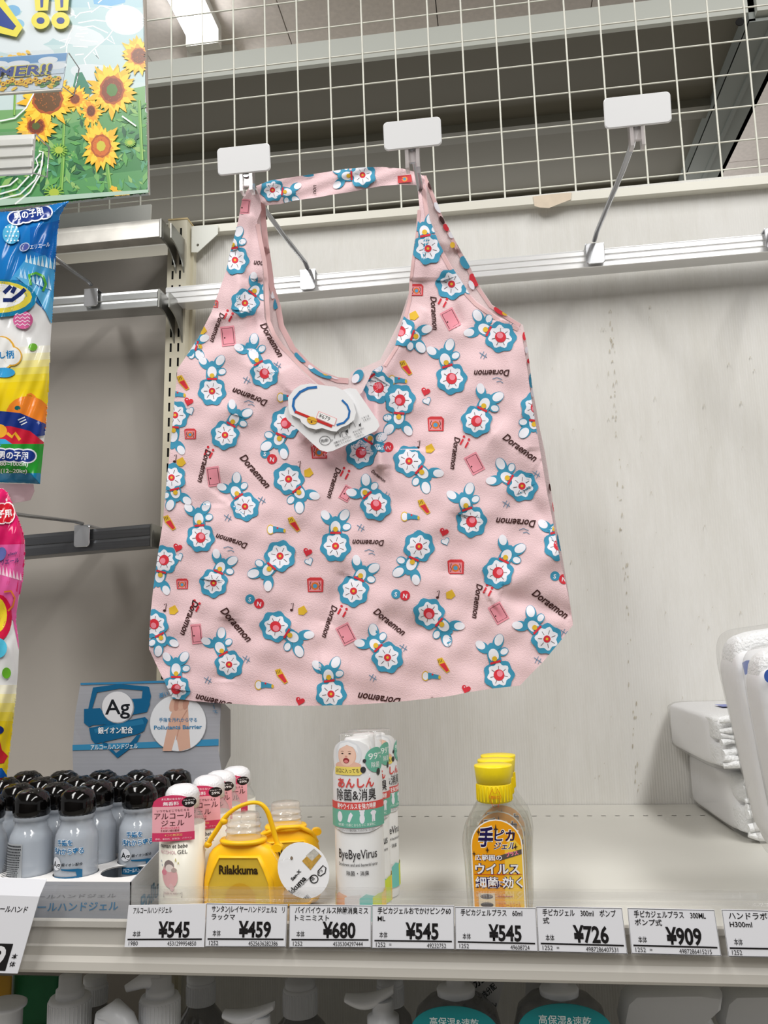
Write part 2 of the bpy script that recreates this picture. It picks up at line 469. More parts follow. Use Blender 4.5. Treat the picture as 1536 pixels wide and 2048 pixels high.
lamp(lc.x, ld.x, lc.y+.1, ld.y+1.0, 'farther ceiling lamp seen low over the canopy rim')

# ------------------------------------------------------------------ slotted shelving post
def slotted(mb, x0, x1, z0, z1, y, cols, zs, sw, sh, m, yd=.002):
    """front plate at y made of strips around slots, with dark backing"""
    xs = sorted(set([x0, x1] + [c-sw/2 for c in cols] + [c+sw/2 for c in cols]))
    zz = sorted(set([z0, z1] + [z for z in zs] + [z+sh for z in zs]))
    for i in range(len(xs)-1):
        for j in range(len(zz)-1):
            cx = (xs[i]+xs[i+1])/2; cz = (zz[j]+zz[j+1])/2
            if any(abs(cx-c) < sw/2 for c in cols) and any(z < cz < z+sh for z in zs): continue
            mb.add([(xs[i], y, zz[j]), (xs[i+1], y, zz[j]), (xs[i+1], y, zz[j+1]), (xs[i], y, zz[j+1])], [(0, 1, 2, 3)], m)
    mb.box((x0+.0005, y+yd, z0), (x1-.0005, y+yd+.001, z1), M_dark)
pxa, pxb = P(338, 450, -.03).x, P(373, 450, -.03).x; pz1 = P(355, 440, -.03).z
post = thing('shelving_post', 'cream slotted upright post between the grey panel and the white sheet', 'post', ((pxa+pxb)/2, -.015, pz1))
pm = MB(); w_ = pxb-pxa
zs = [pz1-.0150-.011-k*.0222 for k in range(46)]
slotted(pm, pxa, pxb, -.30, pz1, -.030, [pxa+w_*.28, pxa+w_*.70], zs, .0030, .0130, M_cream)
pm.box((pxa-.0008, -.030, -.30), (pxa, .004, pz1), M_cream); pm.box((pxb, -.030, -.30), (pxb+.0012, .004, pz1), M_cream)
pm.box((pxb+.0012, -.012, -.30), (pxb+.0055, .004, pz1-.004), M_cream)
pm.build('slotted_upright', post)
MB().box((pxa-.001, -.0312, pz1), (pxb+.002, .006, pz1+.0022), mat('post_cap', (222, 200, 150), .5)).build('post_cap', post)
bp = [(383, 452), (436, 448.5), (436, 466.4), (396.3, 503.8), (383.6, 503.8)]
def plate_hole(mb, pts, y0, y1, hole, hr, m):
    """flat plate with a round hole: outline px points, hole centre px"""
    o = [P(x, y, y0) for x, y in pts]; hc = P(hole[0], hole[1], y0); n = 16
    vs = [Vector((p.x, p.z)) for p in o]; k = len(vs)
    vs += [Vector((hc.x+hr*math.cos(2*math.pi*i/n), hc.z+hr*math.sin(2*math.pi*i/n))) for i in range(n)]
    ed = [(i, (i+1) % k) for i in range(k)] + [(k+i, k+(i+1) % n) for i in range(n)]
    v2, e2, f2, *_ = delaunay_2d_cdt(vs, ed, [], 0, 1e-7)
    ol = [tuple(v) for v in vs[:k]]
    ff = []
    for t in f2:
        c = ((v2[t[0]][0]+v2[t[1]][0]+v2[t[2]][0])/3, (v2[t[0]][1]+v2[t[1]][1]+v2[t[2]][1])/3)
        if inside(c, ol) and (Vector(c)-Vector((hc.x, hc.z))).length > hr*.92: ff.append(tuple(t))
    mb.add([(v[0], y0, v[1]) for v in v2], ff, m); mb.add([(v[0], y1, v[1]) for v in v2], [t[::-1] for t in ff], m)
    for ring in (o, [Vector((hc.x+hr*math.cos(2*math.pi*i/n), y0, hc.z+hr*math.sin(2*math.pi*i/n))) for i in range(n)]):
        mb.rings([[Vector((p.x, y0, p.z)) for p in ring], [Vector((p.x, y1, p.z)) for p in ring]], m, False, False, False)
cb = MB(); plate_hole(cb, bp, -.018, -.0165, (396.3, 489.3), .0022, mat('corner_plate_enamel', (222, 224, 216), .4)); cb.build('corner_plate', post)
post.rotation_euler[1] = LEAN

# ------------------------------------------------------------------ rails
def rail(name, label, p0, p1, hpx, Y, depth, m, ribs, par=None, lip=.003):
    """rail whose lower front edge runs p0..p1 (pixels) on plane Y; ribbed extrusion"""
    a, b = P(p0[0], p0[1], Y), P(p1[0], p1[1], Y); h = hpx*scale_at(Y)
    t = par or thing(name, label, 'rail', ((a.x+b.x)/2, Y+depth/2, (a.z+b.z)/2))
    prof = [(0, 0)]
    n = ribs
    for k in range(n):
        z0 = h*k/n; z1 = h*(k+1)/n
        prof += [(-.0012, z0+.0006), (-.0012, z1-(z1-z0)*.30), (0, z1-.0004)]
    prof += [(0, h), (depth, h), (depth, h-.002), (.002, h-.002), (.002, .002), (depth, .002), (depth, 0)]
    r0 = [Vector((a.x, Y+p[0], a.z+p[1])) for p in prof]; r1 = [Vector((b.x, Y+p[0], b.z+p[1])) for p in prof]
    mb = MB(); n_ = len(prof); vs = r0+r1
    mb.add(vs, [(i, n_+i, n_+(i+1) % n_, (i+1) % n_) for i in range(n_)], m)
    mb.add(vs, [], m)
    tt = tessellate_polygon([[Vector((p[0], p[1], 0)) for p in prof]])
    mb.add(vs, [tuple(x) for x in tt]+[tuple(n_+i for i in x) for x in tt], m)
    mb.build('rail_bar', t); return t
M_rdark = mat('rail_satin_grey', (112, 114, 118), .32, .85, .5, noise=.12, nscale=60, stretch=(.05, 1, 8))
r1 = rail('display_rail', 'long bright aluminium display rail across the white sheet with the bag hooks', (332, 609), (1620, 497), 39, -.05, .026, M_alu, 3)
def bracket(par, px, py, Y, drop, m, x_off=0, y_end=-.028):
    """curved support arm from the rail end back down to the post"""
    c = P(px, py, Y); n = 12; mb = MB(); front = []; 
    for k in range(n+1):
        t = k/n
        y = Y+.004+(y_end-Y-.004)*(1-(1-t)**2.0); z = c.z-drop*(t**1.6)
        front.append((y, z))
    back = [(y_end, front[-1][1]), (y_end, c.z+.022), (Y+.004, c.z+.022)]
    pts = front+back
    x0 = c.x+x_off
    f0 = [Vector((x0, p[0], p[1])) for p in pts]; f1 = [Vector((x0+.0016, p[0], p[1])) for p in pts]
    mb.rings([f0, f1], m, smooth=False)
    return mb.build('support_arm', par)
rb2 = mat('zinc_bracket', (150, 150, 146), .35, .85)
# three rails of the neighbouring bay
l1 = rail('display_rail', 'scuffed square steel rail under the sunflower poster', (-60, 510), (319, 474), 43, -.085, .02, mat('scuffed_zinc', (215, 212, 205), .35, .8, noise=.2, nscale=35), 1)
l2 = rail('display_rail', 'aluminium rail crossing behind the blue nappy pack', (-60, 640), (315, 613), 40, -.085, .03, mat('satin_aluminium', (196, 198, 198), .28, .9, noise=.1, nscale=60, stretch=(.05, 1, 8)), 2)
l3 = rail('display_rail', 'dull grey steel rail beside the pink nappy pack', (-60, 1123), (300, 1092), 47, -.085, .03, M_rdark, 2)
for l, e, dr in ((l1, (322, 474), .042), (l2, (318, 613), .048), (l3, (303, 1092), .02)):
    bracket(l, e[0], e[1], -.085, dr, rb2)
    bracket(l, e[0], e[1], -.085, dr, rb2, .012)
    c = P(e[0], e[1], -.085); hp = (43 if l is l1 else 40 if l is l2 else 47)*scale_at(-.085)
    MB().box((c.x-.0012, -.0865, c.z-.001), (c.x+.0012, -.03, c.z+hp), rb2).build('end_plate', l)
bracket(r1, 345, 606, -.05, .045, rb2, .006)

def rrect(w, h, r, n=5):
    pts = []
    for cx, cz, a0 in ((w/2-r, h/2-r, 0), (-w/2+r, h/2-r, 90), (-w/2+r, -h/2+r, 180), (w/2-r, -h/2+r, 270)):
        for k in range(n+1):
            a = math.radians(a0+90*k/n); pts.append((cx+r*math.cos(a), cz+r*math.sin(a)))
    return pts
def rr_plate(mb, c, w, h, r, th, m, tilt=0.0):
    """rounded plate facing -y centred at c; tilt = top leaning away"""
    pts = rrect(w, h, r); bev = th*.3; rings = []
    for dy, s in ((0, -bev), (bev, 0), (th-bev, 0), (th, -bev)):
        rings.append([Vector((c.x+p[0]*(1+s/w*2), c.y+dy+p[1]*math.sin(tilt), c.z+p[1]*(1+s/h*2)*math.cos(tilt))) for p in pts])
    return mb.rings(rings, m, True, True, False)
def hook(lab, clip, pts, plate, pw=121, ph=62, Yclip=-.055, clipsz=(34, 46)):
    """clip px centre on the rail, wire px path solved in the plane of the clip, plate px centre"""
    cc = P(clip[0], clip[1], Yclip)
    t = thing('display_hook', lab, 'display hook', cc)
    w, h = clipsz[0]*scale_at(Yclip), clipsz[1]*scale_at(Yclip)
    mb = MB(); rr_plate(mb, Vector((cc.x, Yclip-.0028, cc.z)), w, h, w*.18, .002, M_chrome)
    mb.box((cc.x-w/2, Yclip-.002, cc.z+h/2-.002), (cc.x+w/2, -.03, cc.z+h/2), M_chrome)
    mb.build('rail_clip', t)
    path = [PX(x, y, cc.x) for x, y in pts]; path[0] = Vector((cc.x, Yclip-.002, path[0].z))
    MB().tube(path, .0023, mat('steel_wire', (166, 168, 172), .25, .85), 10, 1.4).build('hook_wire', t)
    if plate:
        end = path[-1]; Yp = end.y-.004
        pc = P(plate[0], plate[1], Yp)
        mb = MB(); rr_plate(mb, pc, pw*scale_at(Yp), ph*scale_at(Yp), .0042, .0024, M_plate, -.12); mb.build('tag_plate', t)
        mc = clear('holder_plastic', body=.45, gloss=.3, bodycol=(225, 218, 218))
        mb = MB(); z0 = pc.z-ph*scale_at(Yp)/2
        for dx in (-.0052, .0052):
            mb.box((end.x+dx-.0017, Yp+.003, z0-.019), (end.x+dx+.0017, Yp+.014, z0+.006), mc)
        mb.box((end.x-.0065, Yp+.006, z0-.012), (end.x+.0065, Yp+.009, z0+.006), mc)
        mb.build('plate_holder', t)
    return t, path
h1, w1 = hook('display_hook', (616, 560), [(617, 540), (610, 524), (566, 469), (527, 415), (509, 383), (492, 350)], (487, 318))
h1['label'] = 'chrome hook with white plate by the poster, carrying one strap end of the pink bag'
h2, w2 = hook('display_hook', (874, 537), [(874, 520), (868, 500), (856, 440), (841, 380), (832, 331), (824, 296)], (824.5, 266.5), 126, 63)
h2['label'] = 'chrome hook with white plate carrying the pink bag, next to the empty hook'
h3, w3 = hook('display_hook', (1190, 508), [(1188, 484), (1194, 463), (1225, 389), (1246, 340), (1262, 295), (1273, 248)], (1275, 219.5), 137, 66, clipsz=(38, 45))
h3['label'] = 'empty chrome hook with white plate, nothing hanging on it'
h4, w4 = hook('display_hook', (1547, 477), [(1547, 455), (1560, 430), (1640, 300)], None, clipsz=(34, 44))
h4['label'] = 'chrome hook clip at the far end of the bright rail, past the empty hook'
h5, w5 = hook('display_hook', (183, 596), [(188, 575), (175, 562), (150, 545), (115, 520), (60, 480)], None, Yclip=-.09, clipsz=(32, 42))
h5['label'] = 'steel hook on the rail behind the blue nappy pack, holding that pack'
h6, w6 = hook('display_hook', (165, 1072), [(168, 1048), (150, 1043), (110, 1038), (50, 1031), (5, 1024)], None, Yclip=-.09, clipsz=(35, 47))
h6['label'] = 'steel hook on the dull grey rail, holding the pink nappy pack'
# ------------------------------------------------------------------ shelf with clear lip and label holder
SD = .507            # shelf depth
SB = P(700, 1955, -SD).z             # underside level of the front
shelf = thing('shelf', 'cream steel shelf holding the small hand gel bottles', 'shelf', (0, -SD/2, SB))
XA, XB = -.80, .80
mb = MB()
# top sheet with a row of small slots near the back
ys = PZ(1000, 1633, 0).y
xs0 = PZ(1123, 1630, 0).x; dx = (PZ(1346, 1629, 0).x-xs0)/8
cuts = [c for c in (xs0+dx*k for k in range(-60, 40)) if XA+.02 < c < XB-.02]
sx_, sy_ = .0056, .0030
mb.add([(XA, -.001, 0), (XB, -.001, 0), (XB, ys+sy_, 0), (XA, ys+sy_, 0)], [(0, 3, 2, 1)], M_shelf)
mb.add([(XA, ys, 0), (XB, ys, 0), (XB, -SD+.004, 0), (XA, -SD+.004, 0)], [(0, 3, 2, 1)], M_shelf)
cx = XA
for c in cuts:
    mb.add([(cx, ys, 0), (c-sx_/2, ys, 0), (c-sx_/2, ys+sy_, 0), (cx, ys+sy_, 0)], [(0, 1, 2, 3)], M_shelf); cx = c+sx_/2
mb.add([(cx, ys, 0), (XB, ys, 0), (XB, ys+sy_, 0), (cx, ys+sy_, 0)], [(0, 1, 2, 3)], M_shelf)
mb.box((XA, ys-.002, -.0032), (XB, ys+.005, -.0022), M_dark)
mb.box((XA, -SD+.004, -.004), (XB, -.001, -.0032), M_shelf)
mb.build('shelf_board', shelf)
def xprof(mb, prof, m, x0=XA, x1=XB):
    """extrude a closed (y, z) profile along x"""
    n = len(prof); vs = [(x0, p[0], p[1]) for p in prof]+[(x1, p[0], p[1]) for p in prof]
    t = tessellate_polygon([[Vector((p[0], p[1], 0)) for p in prof]])
    mb.add(vs, [(i, (i+1) % n, n+(i+1) % n, n+i) for i in range(n)]+[tuple(x) for x in t]+[tuple(n+i for i in x) for x in t], m)
    return mb
yf = -SD
def zf(py, Y=None, px=700): return P(px, py, yf if Y is None else Y).z
zA, zB, zC, zD = zf(1843), zf(1858), zf(1899), zf(1954)
prof = [(yf+.003, 0), (yf+.0005, -.0012), (yf, -.003), (yf, zA), (yf-.0035, zA-.001), (yf-.0035, zB), (yf-.0008, zB-.0012), (yf-.0008, zC+.001),
        (yf-.0028, zC), (yf-.0022, zD+.012), (yf-.0040, zD+.008), (yf-.0042, zD+.0022), (yf-.003, zD), (yf+.012, zD), (yf+.012, zD+.0012), (yf+.004, zD+.002), (yf+.004, 0)]
xprof(MB(), prof, mat('front_lip_enamel', (206, 202, 194), .32, 0, .5)).build('front_face', shelf)
zl = zf(1776, yf-.006); zl2 = zf(1795, yf-.006)
lipp = MB()
xprof(lipp, [(yf-.0062, zC+.001), (yf-.0070, zC+.001), (yf-.0070, zl2-.004), (yf-.0052, zl2), (yf-.0052, zl), (yf-.0040, zl), (yf-.0040, zl2), (yf-.0058, zl2-.0045)], M_clear)
xprof(lipp, [(yf-.0040, zl2-.001), (yf-.0040, zl2+.0006), (yf+.010, zl2+.0006), (yf+.010, zl2-.001)], M_clear)
xprof(lipp, [(yf-.0082, zf(1805, yf-.008)), (yf-.0082, zf(1805, yf-.008)+.0012), (yf-.0050, zf(1805, yf-.008)+.0012), (yf-.0050, zf(1805, yf-.008))], M_clear)
lipp.build('clear_lip', shelf)
lower = MB().box((XA, -.001, SB-.30), (XB, .004, SB), mat('lower_back_board', (150, 140, 132), .6))
# lower shelf board under the pump bottles
lsh = thing('shelf', 'dark lower shelf carrying the pump bottles', 'shelf', (0, -.14, -.300))
MB().box((XA, -SD, -.300), (XB, -.001, -.296), M_shelf).build('shelf_board', lsh)

# ------------------------------------------------------------------ price tags
M_tagcard = mat('price_card', (238, 239, 245), .35, 0, .5)
INK = (28, 26, 28)
YT = yf-.0095
def price_tag(q, lab, name1, name2, price, code1, code2, eq=False, frame=True, grp='price tags on the shelf edge', fit1=None):
    c = [P(x, y, YT) for x, y in q]      # TL TR BR BL
    mid = (c[0]+c[1]+c[2]+c[3])/4
    t = thing('price_tag', lab, 'price tag', mid, grp)
    mb = MB(); off = Vector((0, .0007, 0)); mb.hexa([c[3], c[2], c[1], c[0]], [p+off for p in (c[3], c[2], c[1], c[0])], M_tagcard)
    mb.build('card', t)
    f = quad_fn(*c); W = (c[1]-c[0]).length; H = (c[0]-c[3]).length
    # work in units of card height so letters keep their shape
    asp = W/H
    pr = Print(lambda u, v, l: f(u/asp, v, l), lift=.00015, dl=.00002)
    if frame:
        pr.line([(.01, .01), (asp-.01, .01), (asp-.01, .99), (.01, .99)], .012, (60, 60, 62), True)
    pr.text(name1, .07*asp, .81, .17, INK, bold=.014, fit=fit1*asp if fit1 else None)
    if name2: pr.text(name2, .07*asp, .635, .155, INK, bold=.014)
    pr.text('本体', .09*asp, .255, .155, INK, bold=.004, fit=.10*asp)
    pr.text(price, .81*asp, .235, .50, INK, bold=.03, fit=.40*asp if len(price) > 1 else None, align='R')
    pr.rect(.03*asp, .165, .97*asp, .20, INK)
    pr.text(code1, .05*asp, .04, .145, INK, fit=.115*asp)
    if eq: pr.text('=', .21*asp, .055, .12, INK)
    if code2: pr.text(code2, .90*asp, .035, .145, INK, align='R', fit=(.36 if len(code2) > 9 else .23)*asp)
    pr.build('lettering', t); return t
tags = [
 ([(257, 1811), (412, 1807.5), (408, 1894), (249, 1894)], 'white price tag reading 545 yen under the pink labelled gels', 'アルコールハンドジェル', None, '¥545', '1980', '4531299954850', False, False, .50),
 ([(413, 1806.5), (575, 1809), (571.6, 1894), (410, 1893.6)], 'white price tag reading 459 yen under the yellow cased bottle', 'サンタン)レイヤーハンドジェル2　リ', 'ラックマ', '¥459', '1252', '4525636282386', False, True, .90),
 ([(579, 1809), (743, 1811), (742, 1895), (578, 1894.7)], 'white price tag reading 680 yen under the white spray bottles', 'バイバイウィルス除菌消臭ミス', 'トミニミスト', '¥680', '1252', '4535304297444', False, True, .89),
 ([(744, 1810), (908, 1811), (909, 1899), (744, 1896.7)], 'white price tag reading 545 yen with pink 60 ML product line and code 49232752', '手ピカジェルおでかけピンク60', 'ML', '¥545', '1252', '49232752', True, True, .89),
 ([(910, 1813.4), (1071.8, 1816), (1076, 1903), (911, 1899)], 'white price tag reading 545 yen directly under the yellow capped gels', '手ピカジェルプラス　60ml', None, '¥545', '1252', '49608724', False, True, .76),
 ([(1072.4, 1813), (1244, 1816), (1255, 1908), (1077, 1903)], 'white price tag reading 726 yen for a 300 ml pump bottle', '手ピカジェル　300ml　ポンプ', '式', '¥726', '1252', '4987286407531', True, True, .85),
 ([(1254.6, 1816), (1428.8, 1820), (1442.7, 1912), (1263, 1907)], 'white price tag reading 909 yen, two lines of black product text', '手ピカジェルプラス　300ML', 'ポンプ式', '¥909', '1252', '4987286415215', True, True, .82),
 ([(1443, 1819), (1617, 1823), (1632, 1916), (1456.6, 1913)], 'white price tag beyond the 909 yen tag, half out of sight', 'ハンドラボ手指消毒', 'H300ml', '¥', '1252', '', False, True, None)]
for q, lab, a, b_, pr_, c1, c2, eq, fr, ft in tags: price_tag(q, lab, a, b_, pr_, c1, c2, eq, fr, fit1=ft)
# the big tag hanging at the end
q = [P(x, y, YT-.008) for x, y in [(-190, 1752), (88, 1762), (35, 1947), (-260, 1940)]]
bt = thing('price_tag', 'large white folded price tag with white digits on a black block', 'price tag', (q[0]+q[1]+q[2]+q[3])/4)
mb = MB(); kk = .17
fl = [q[0]*(1-kk)+q[3]*kk, q[1]*(1-kk)+q[2]*kk]
mb.hexa([q[3], q[2], fl[1], fl[0]], [p+Vector((0, .0006, 0)) for p in (q[3], q[2], fl[1], fl[0])], M_tagcard)
mb.hexa([fl[0], fl[1], q[1]+Vector((0, .004, 0)), q[0]+Vector((0, .004, 0))], [p+Vector((0, .0006, .0002)) for p in (fl[0], fl[1], q[1]+Vector((0, .004, 0)), q[0]+Vector((0, .004, 0)))], M_tagcard)
mb.build('card', bt)
f = quad_fn(fl[0], fl[1], q[2], q[3]); asp = 1.86
pr = Print(lambda u, v, l: f(u/asp, v, l), lift=.00015)
pr.text('アルコールハンド', .945*asp, .79, .095, INK, align='R', bold=.016, fit=.31*asp)
pr.rect(.5*asp, .03, .915*asp, .38, INK); pr.text('279', .885*asp, .075, .38, (235, 235, 238), align='R', bold=.03, fit=.29*asp)
pr.text('本', .93*asp, .19, .075, INK, bold=.014); pr.text('体', .93*asp, .09, .075, INK, bold=.014)
pr.build('lettering', bt)

# ------------------------------------------------------------------ the pink shopping bag
YB = PX(509, 383, P(616, 560, -.055).x).y - .004
front = [(484,400),(492,383),(500,372),(512,380),(521,400),(523,420),(514,443),(519,470),(523,500),(525,530),(526,558),(527,595),(529,635),(538,661),(551,683),(566,701),(587,724),(611,750),(626,764),(650,782),(680,797),(705,800),(724,785),
 (736,762),(745,742),(757,734),(766,730),(789,695),(806,638),(817,598),(820,558),(823,523),(832,472),(839,415),(836,385),(840,357),(847,350),(852,372),(855,405),(859,437),(878,486),(903,532),(938,586),(955,604),(995,632),(1041,655),
 (1052,720),(1060,780),(1068,830),(1075,870),(1085,930),(1095,990),(1108,1055),(1120,1120),(1131,1165),(1140,1210),(1146,1250),(1120,1283),(1085,1325),(1060,1350),(1040,1371),(985,1377),(940,1384),(900,1392),(850,1398),(800,1403),(720,1409),(640,1411.5),(580,1411.5),(520,1411),(475,1408),(430,1406),(390,1402),(345,1397),
 (320,1345),(298,1298),(299,1265),(301,1230),(305,1190),(310,1150),(317,1100),(325,1050),(332,975),(340,900),(345,850),(349,800),(352,770),(355,738),(374,710),(397,675),(423,624),(436,587),(452,543),(460,508),(469,472),(475,447),(480,423)]
def crease(px, py, x0, y0, x1, y1, w, amp):
    dx, dy = x1-x0, y1-y0; L2 = dx*dx+dy*dy; t = ((px-x0)*dx+(py-y0)*dy)/L2; tc = min(1, max(0, t))
    d2 = (px-x0-dx*tc)**2+(py-y0-dy*tc)**2
    return amp*math.exp(-d2/(w*w))*(1 if 0 <= t <= 1 else .5)
CRS = [(747,742,762,935,15,-.009),(735,760,722,900,13,.005),(700,800,640,900,26,.004),(520,560,500,700,14,.003),(500,430,470,620,12,-.003),(525,640,400,700,18,.002),(840,560,830,900,40,.003),(850,620,760,760,16,-.0025),
 (1000,640,1060,900,20,-.003),(1120,1100,980,1200,26,-.003),(1140,1230,1000,1190,18,.003),(600,800,450,1000,40,.003),(560,740,620,880,22,-.003),(460,1240,450,1360,20,.003),(430,1010,420,1160,20,-.0022),(690,1150,655,1250,16,.0025),(640,1330,700,1330,30,-.002),
 (380,1240,360,1380,16,-.0022),(505,730,470,830,16,-.002),(900,1280,760,1240,22,.002),(925,1030,905,1150,20,.0024),(890,560,920,650,12,.0025),(855,470,840,560,12,-.002),(470,500,490,560,9,.002),(500,620,430,640,9,-.0018),(985,870,1075,930,24,-.0022),(1050,980,1100,1060,16,.002),(700,790,760,720,12,-.003)]
def wr(px, py):
    w_ = .0013*math.sin(px*.021+py*.011)+.0011*math.sin(px*.043-py*.017+1.3)+.0007*math.sin(px*.019+py*.049)+.0005*math.sin(px*.083+py*.061+math.sin(py*.03))+.0004*math.sin(px*.03-py*.11)
    # belly of the bag leans toward the shopper near its middle and tucks at the sides
    b = math.sin(math.pi*min(1, max(0, (px-300)/840.0)))
    w_ -= .010*b*min(1, max(0, (py-520)/500))
    for c in CRS: w_ += 1.7*crease(px, py, *c)
    return w_
def bagS(px, py, l): return P(px, py, YB+wr(px, py)-l)
def cloth(poly, step, fn, m, mb, back=False):
    xs = [p[0] for p in poly]; ys = [p[1] for p in poly]
    dense = []
    for i in range(len(poly)):
        a, b = poly[i], poly[(i+1) % len(poly)]; n = max(1, int(math.hypot(b[0]-a[0], b[1]-a[1])/step))
        dense += [(a[0]+(b[0]-a[0])*k/n, a[1]+(b[1]-a[1])*k/n) for k in range(n)]
    vs = [Vector(p) for p in dense]; k = len(vs); ed = [(i, (i+1) % k) for i in range(k)]
    y = min(ys)+step*.5; r = 0
    while y < max(ys):
        x = min(xs)+(step*.5 if r % 2 else 0)
        while x < max(xs):
            if inside((x, y), poly): vs.append(Vector((x, y)))
            x += step
        y += step*.87; r += 1
    v2, e2, f2, *_ = delaunay_2d_cdt(vs, ed, [], 0, 1e-5)
    ff = []
    for t in f2:
        c = (sum(v2[i][0] for i in t)/3, sum(v2[i][1] for i in t)/3)
        if inside(c, poly): ff.append(tuple(t))
    mb.add([fn(v[0], v[1], 0) for v in v2], ff, m, True)
PINK = (240, 208, 212)
def fabric():
    m = mat('pink_cotton', PINK, .8, 0, .15, bump=.25, bscale=900)
    return m
M_pink = fabric(); M_inner = mat('pale_pink_lining', (232, 214, 214), .85, 0, .1, bump=.2, bscale=900)
M_hem = mat('pink_hem', (226, 188, 188), .8, 0, .15)
bag = thing('shopping_bag', 'pink cotton shopping bag printed with blue motifs, hanging from two hooks', 'bag', P(700, 1000, YB))
mb = MB(); cloth(front, 5, bagS, M_pink, mb); mb.build('front_panel', bag)
# back panel: seen through the neck and at the far side
backp = [(497,378),(512,376),(526,400),(527,440),(532,490),(538,529),(543,575),(555,612),(561,652),(584,695),(612,724),(641,745),(675,757),(698,760),(702,745),(716,735),(724,736),(760,720),(800,640),(826,560),(842,470),(847,420),(846,372),(849,350),(857,362),(866,383),(886,435),(918,495),(941,535),(955,566),(984,609),(1018,632),(1046,650),
 (1056,700),(1064,770),(1078,850),(1090,905),(1103,985),(1112,1050),(1124,1110),(1136,1180),(1146,1245),(1088,1320),(1040,1366),(900,1387),(640,1405),(430,1400),(350,1392),(303,1296),(314,1150),(345,900),(352,800),(360,738),(402,672),(440,587),(470,480),(484,423)]
def backS(px, py, l):
    e = min(1, max(0, (py-640)/300)); k = 1-abs((px-720)/430)
    return P(px, py, YB+.010+.012*max(0, k)*(1 if py > 500 else .4)+.0012*math.sin(px*.05+py*.03)-l)
mb = MB(); cloth(backp, 12, backS, M_inner, mb); mb.build('back_panel', bag, label='pale lining side of the rear panel')
# shoulder strap spanning the two hooks
strap = [(512,372),(540,361),(600,352),(640,346),(690,338),(730,334.5),(765,334),(805,337),(838,346),(846,352),(842,372),(830,370),(800,369),(762,372),(735,377),(700,384),(660,390),(640,394),(590,401),(560,408),(532,411),(522,404)]
def strS(px, py, l):
    t = min(1, max(0, (px-515)/325)); sag = math.sin(math.pi*t)
    return P(px, py, YB-.002+.020*sag+.0012*math.sin(px*.07+py*.2)-l)
mb = MB(); cloth(strap, 8, strS, M_pink, mb); mb.build('shoulder_strap', bag)
# hems
def hem(fn, pts, wd, m, name='hem'):
    p = Print(fn, 6, lift=.0006); p.line(pts, wd, m); return p.build(name, bag)
fh = [(514,446),(520,480),(528,520),(532,560),(533,600),(536,640),(547,668),(562,690),(580,708),(602,731),(624,752),(648,772),(680,787),(702,790)]
hem(bagS, [(x+1, y+2) for x, y in fh], 8, M_hem)
hem(backS, [(525,400),(527,440),(532,490),(538,529),(544,575),(556,612),(563,652),(586,697),(614,727),(643,748),(675,760),(697,762)], 11, M_hem)
hem(bagS, [(846,370),(850,405),(855,437),(873,488),(899,535),(934,590),(951,608),(992,637),(1036,659)], 7, M_hem)
hem(backS, [(849,352),(862,384),(882,436),(914,498),(937,538),(951,569),(981,612),(1015,636),(1040,651)], 7, M_hem)
hem(bagS, [(838,420),(834,472),(826,523),(822,560),(820,598),(810,638),(793,695),(770,732)], 6, M_hem)

# printed motifs: blossoms, buds, little things and the written word
TEAL = (62, 150, 184); WH = (238, 238, 246); RED = (214, 48, 62); PK = (238, 140, 155); YL = (226, 184, 52); BR = (62, 28, 26)
def blossom(p, hx, hy, bx, by, s=1.0):
    a = math.degrees(math.atan2(by-hy, bx-hx)); d = math.hypot(bx-hx, by-hy); ca, sa = math.cos(math.radians(a)), math.sin(math.radians(a))
    def at(u, v): return (hx+u*ca-v*sa, hy+u*sa+v*ca)
    def ov(u, v, rx, ry, c, an=0, **k): x, y = at(u*s, v*s); p.oval(x, y, rx*s, ry*s, c, a+an, **k)
    L = d/s+6
    ov(L*.62, 0, L*.55, 11, TEAL)                       # stem and leaf mass
    ov(L+6, 13, 14, 9, TEAL, 35); ov(L+4, -14, 13, 8.5, TEAL, -38)
    ov(L+9, 15, 10, 7, WH, 35); ov(L+9, -17, 9, 6.5, WH, -38)
    ov(L*.75, 17, 9, 7, TEAL, 80); ov(L*.75, 18.5, 6.5, 5, WH, 80)
    ov(L*.72, 0, 11, 8.5, WH)
    ov(0, 0, 26, 25, TEAL, 0, n=36, wob=.07, k=7)
    ov(1, 0, 18.5, 18, WH, 12, n=36, wob=.12, k=7)
    for k in range(7):
        t = math.radians(k*360/7+12); x0, y0 = at(8*math.cos(t)*s, 8*math.sin(t)*s); x1, y1 = at(15*math.cos(t)*s, 15*math.sin(t)*s)
        p.line([(x0, y0), (x1, y1)], .8*s, BR)
    if hash((int(hx), int(hy))) % 2: ov(0, 0, 9.5, 9, RED, 0, n=14); ov(2, 2, 5.5, 5, PK, 0, n=12)
    else: ov(0, 0, 6, 6, RED, 0, n=12); ov(0, 0, 2.4, 2.4, YL, n=8)
    x0, y0 = at(22*s, -9*s); x1, y1 = at(22*s, 9*s); p.line([(x0, y0), (x1, y1)], 3.6*s, RED)
    ov(28, 0, 4.4, 4.4, YL, n=10)
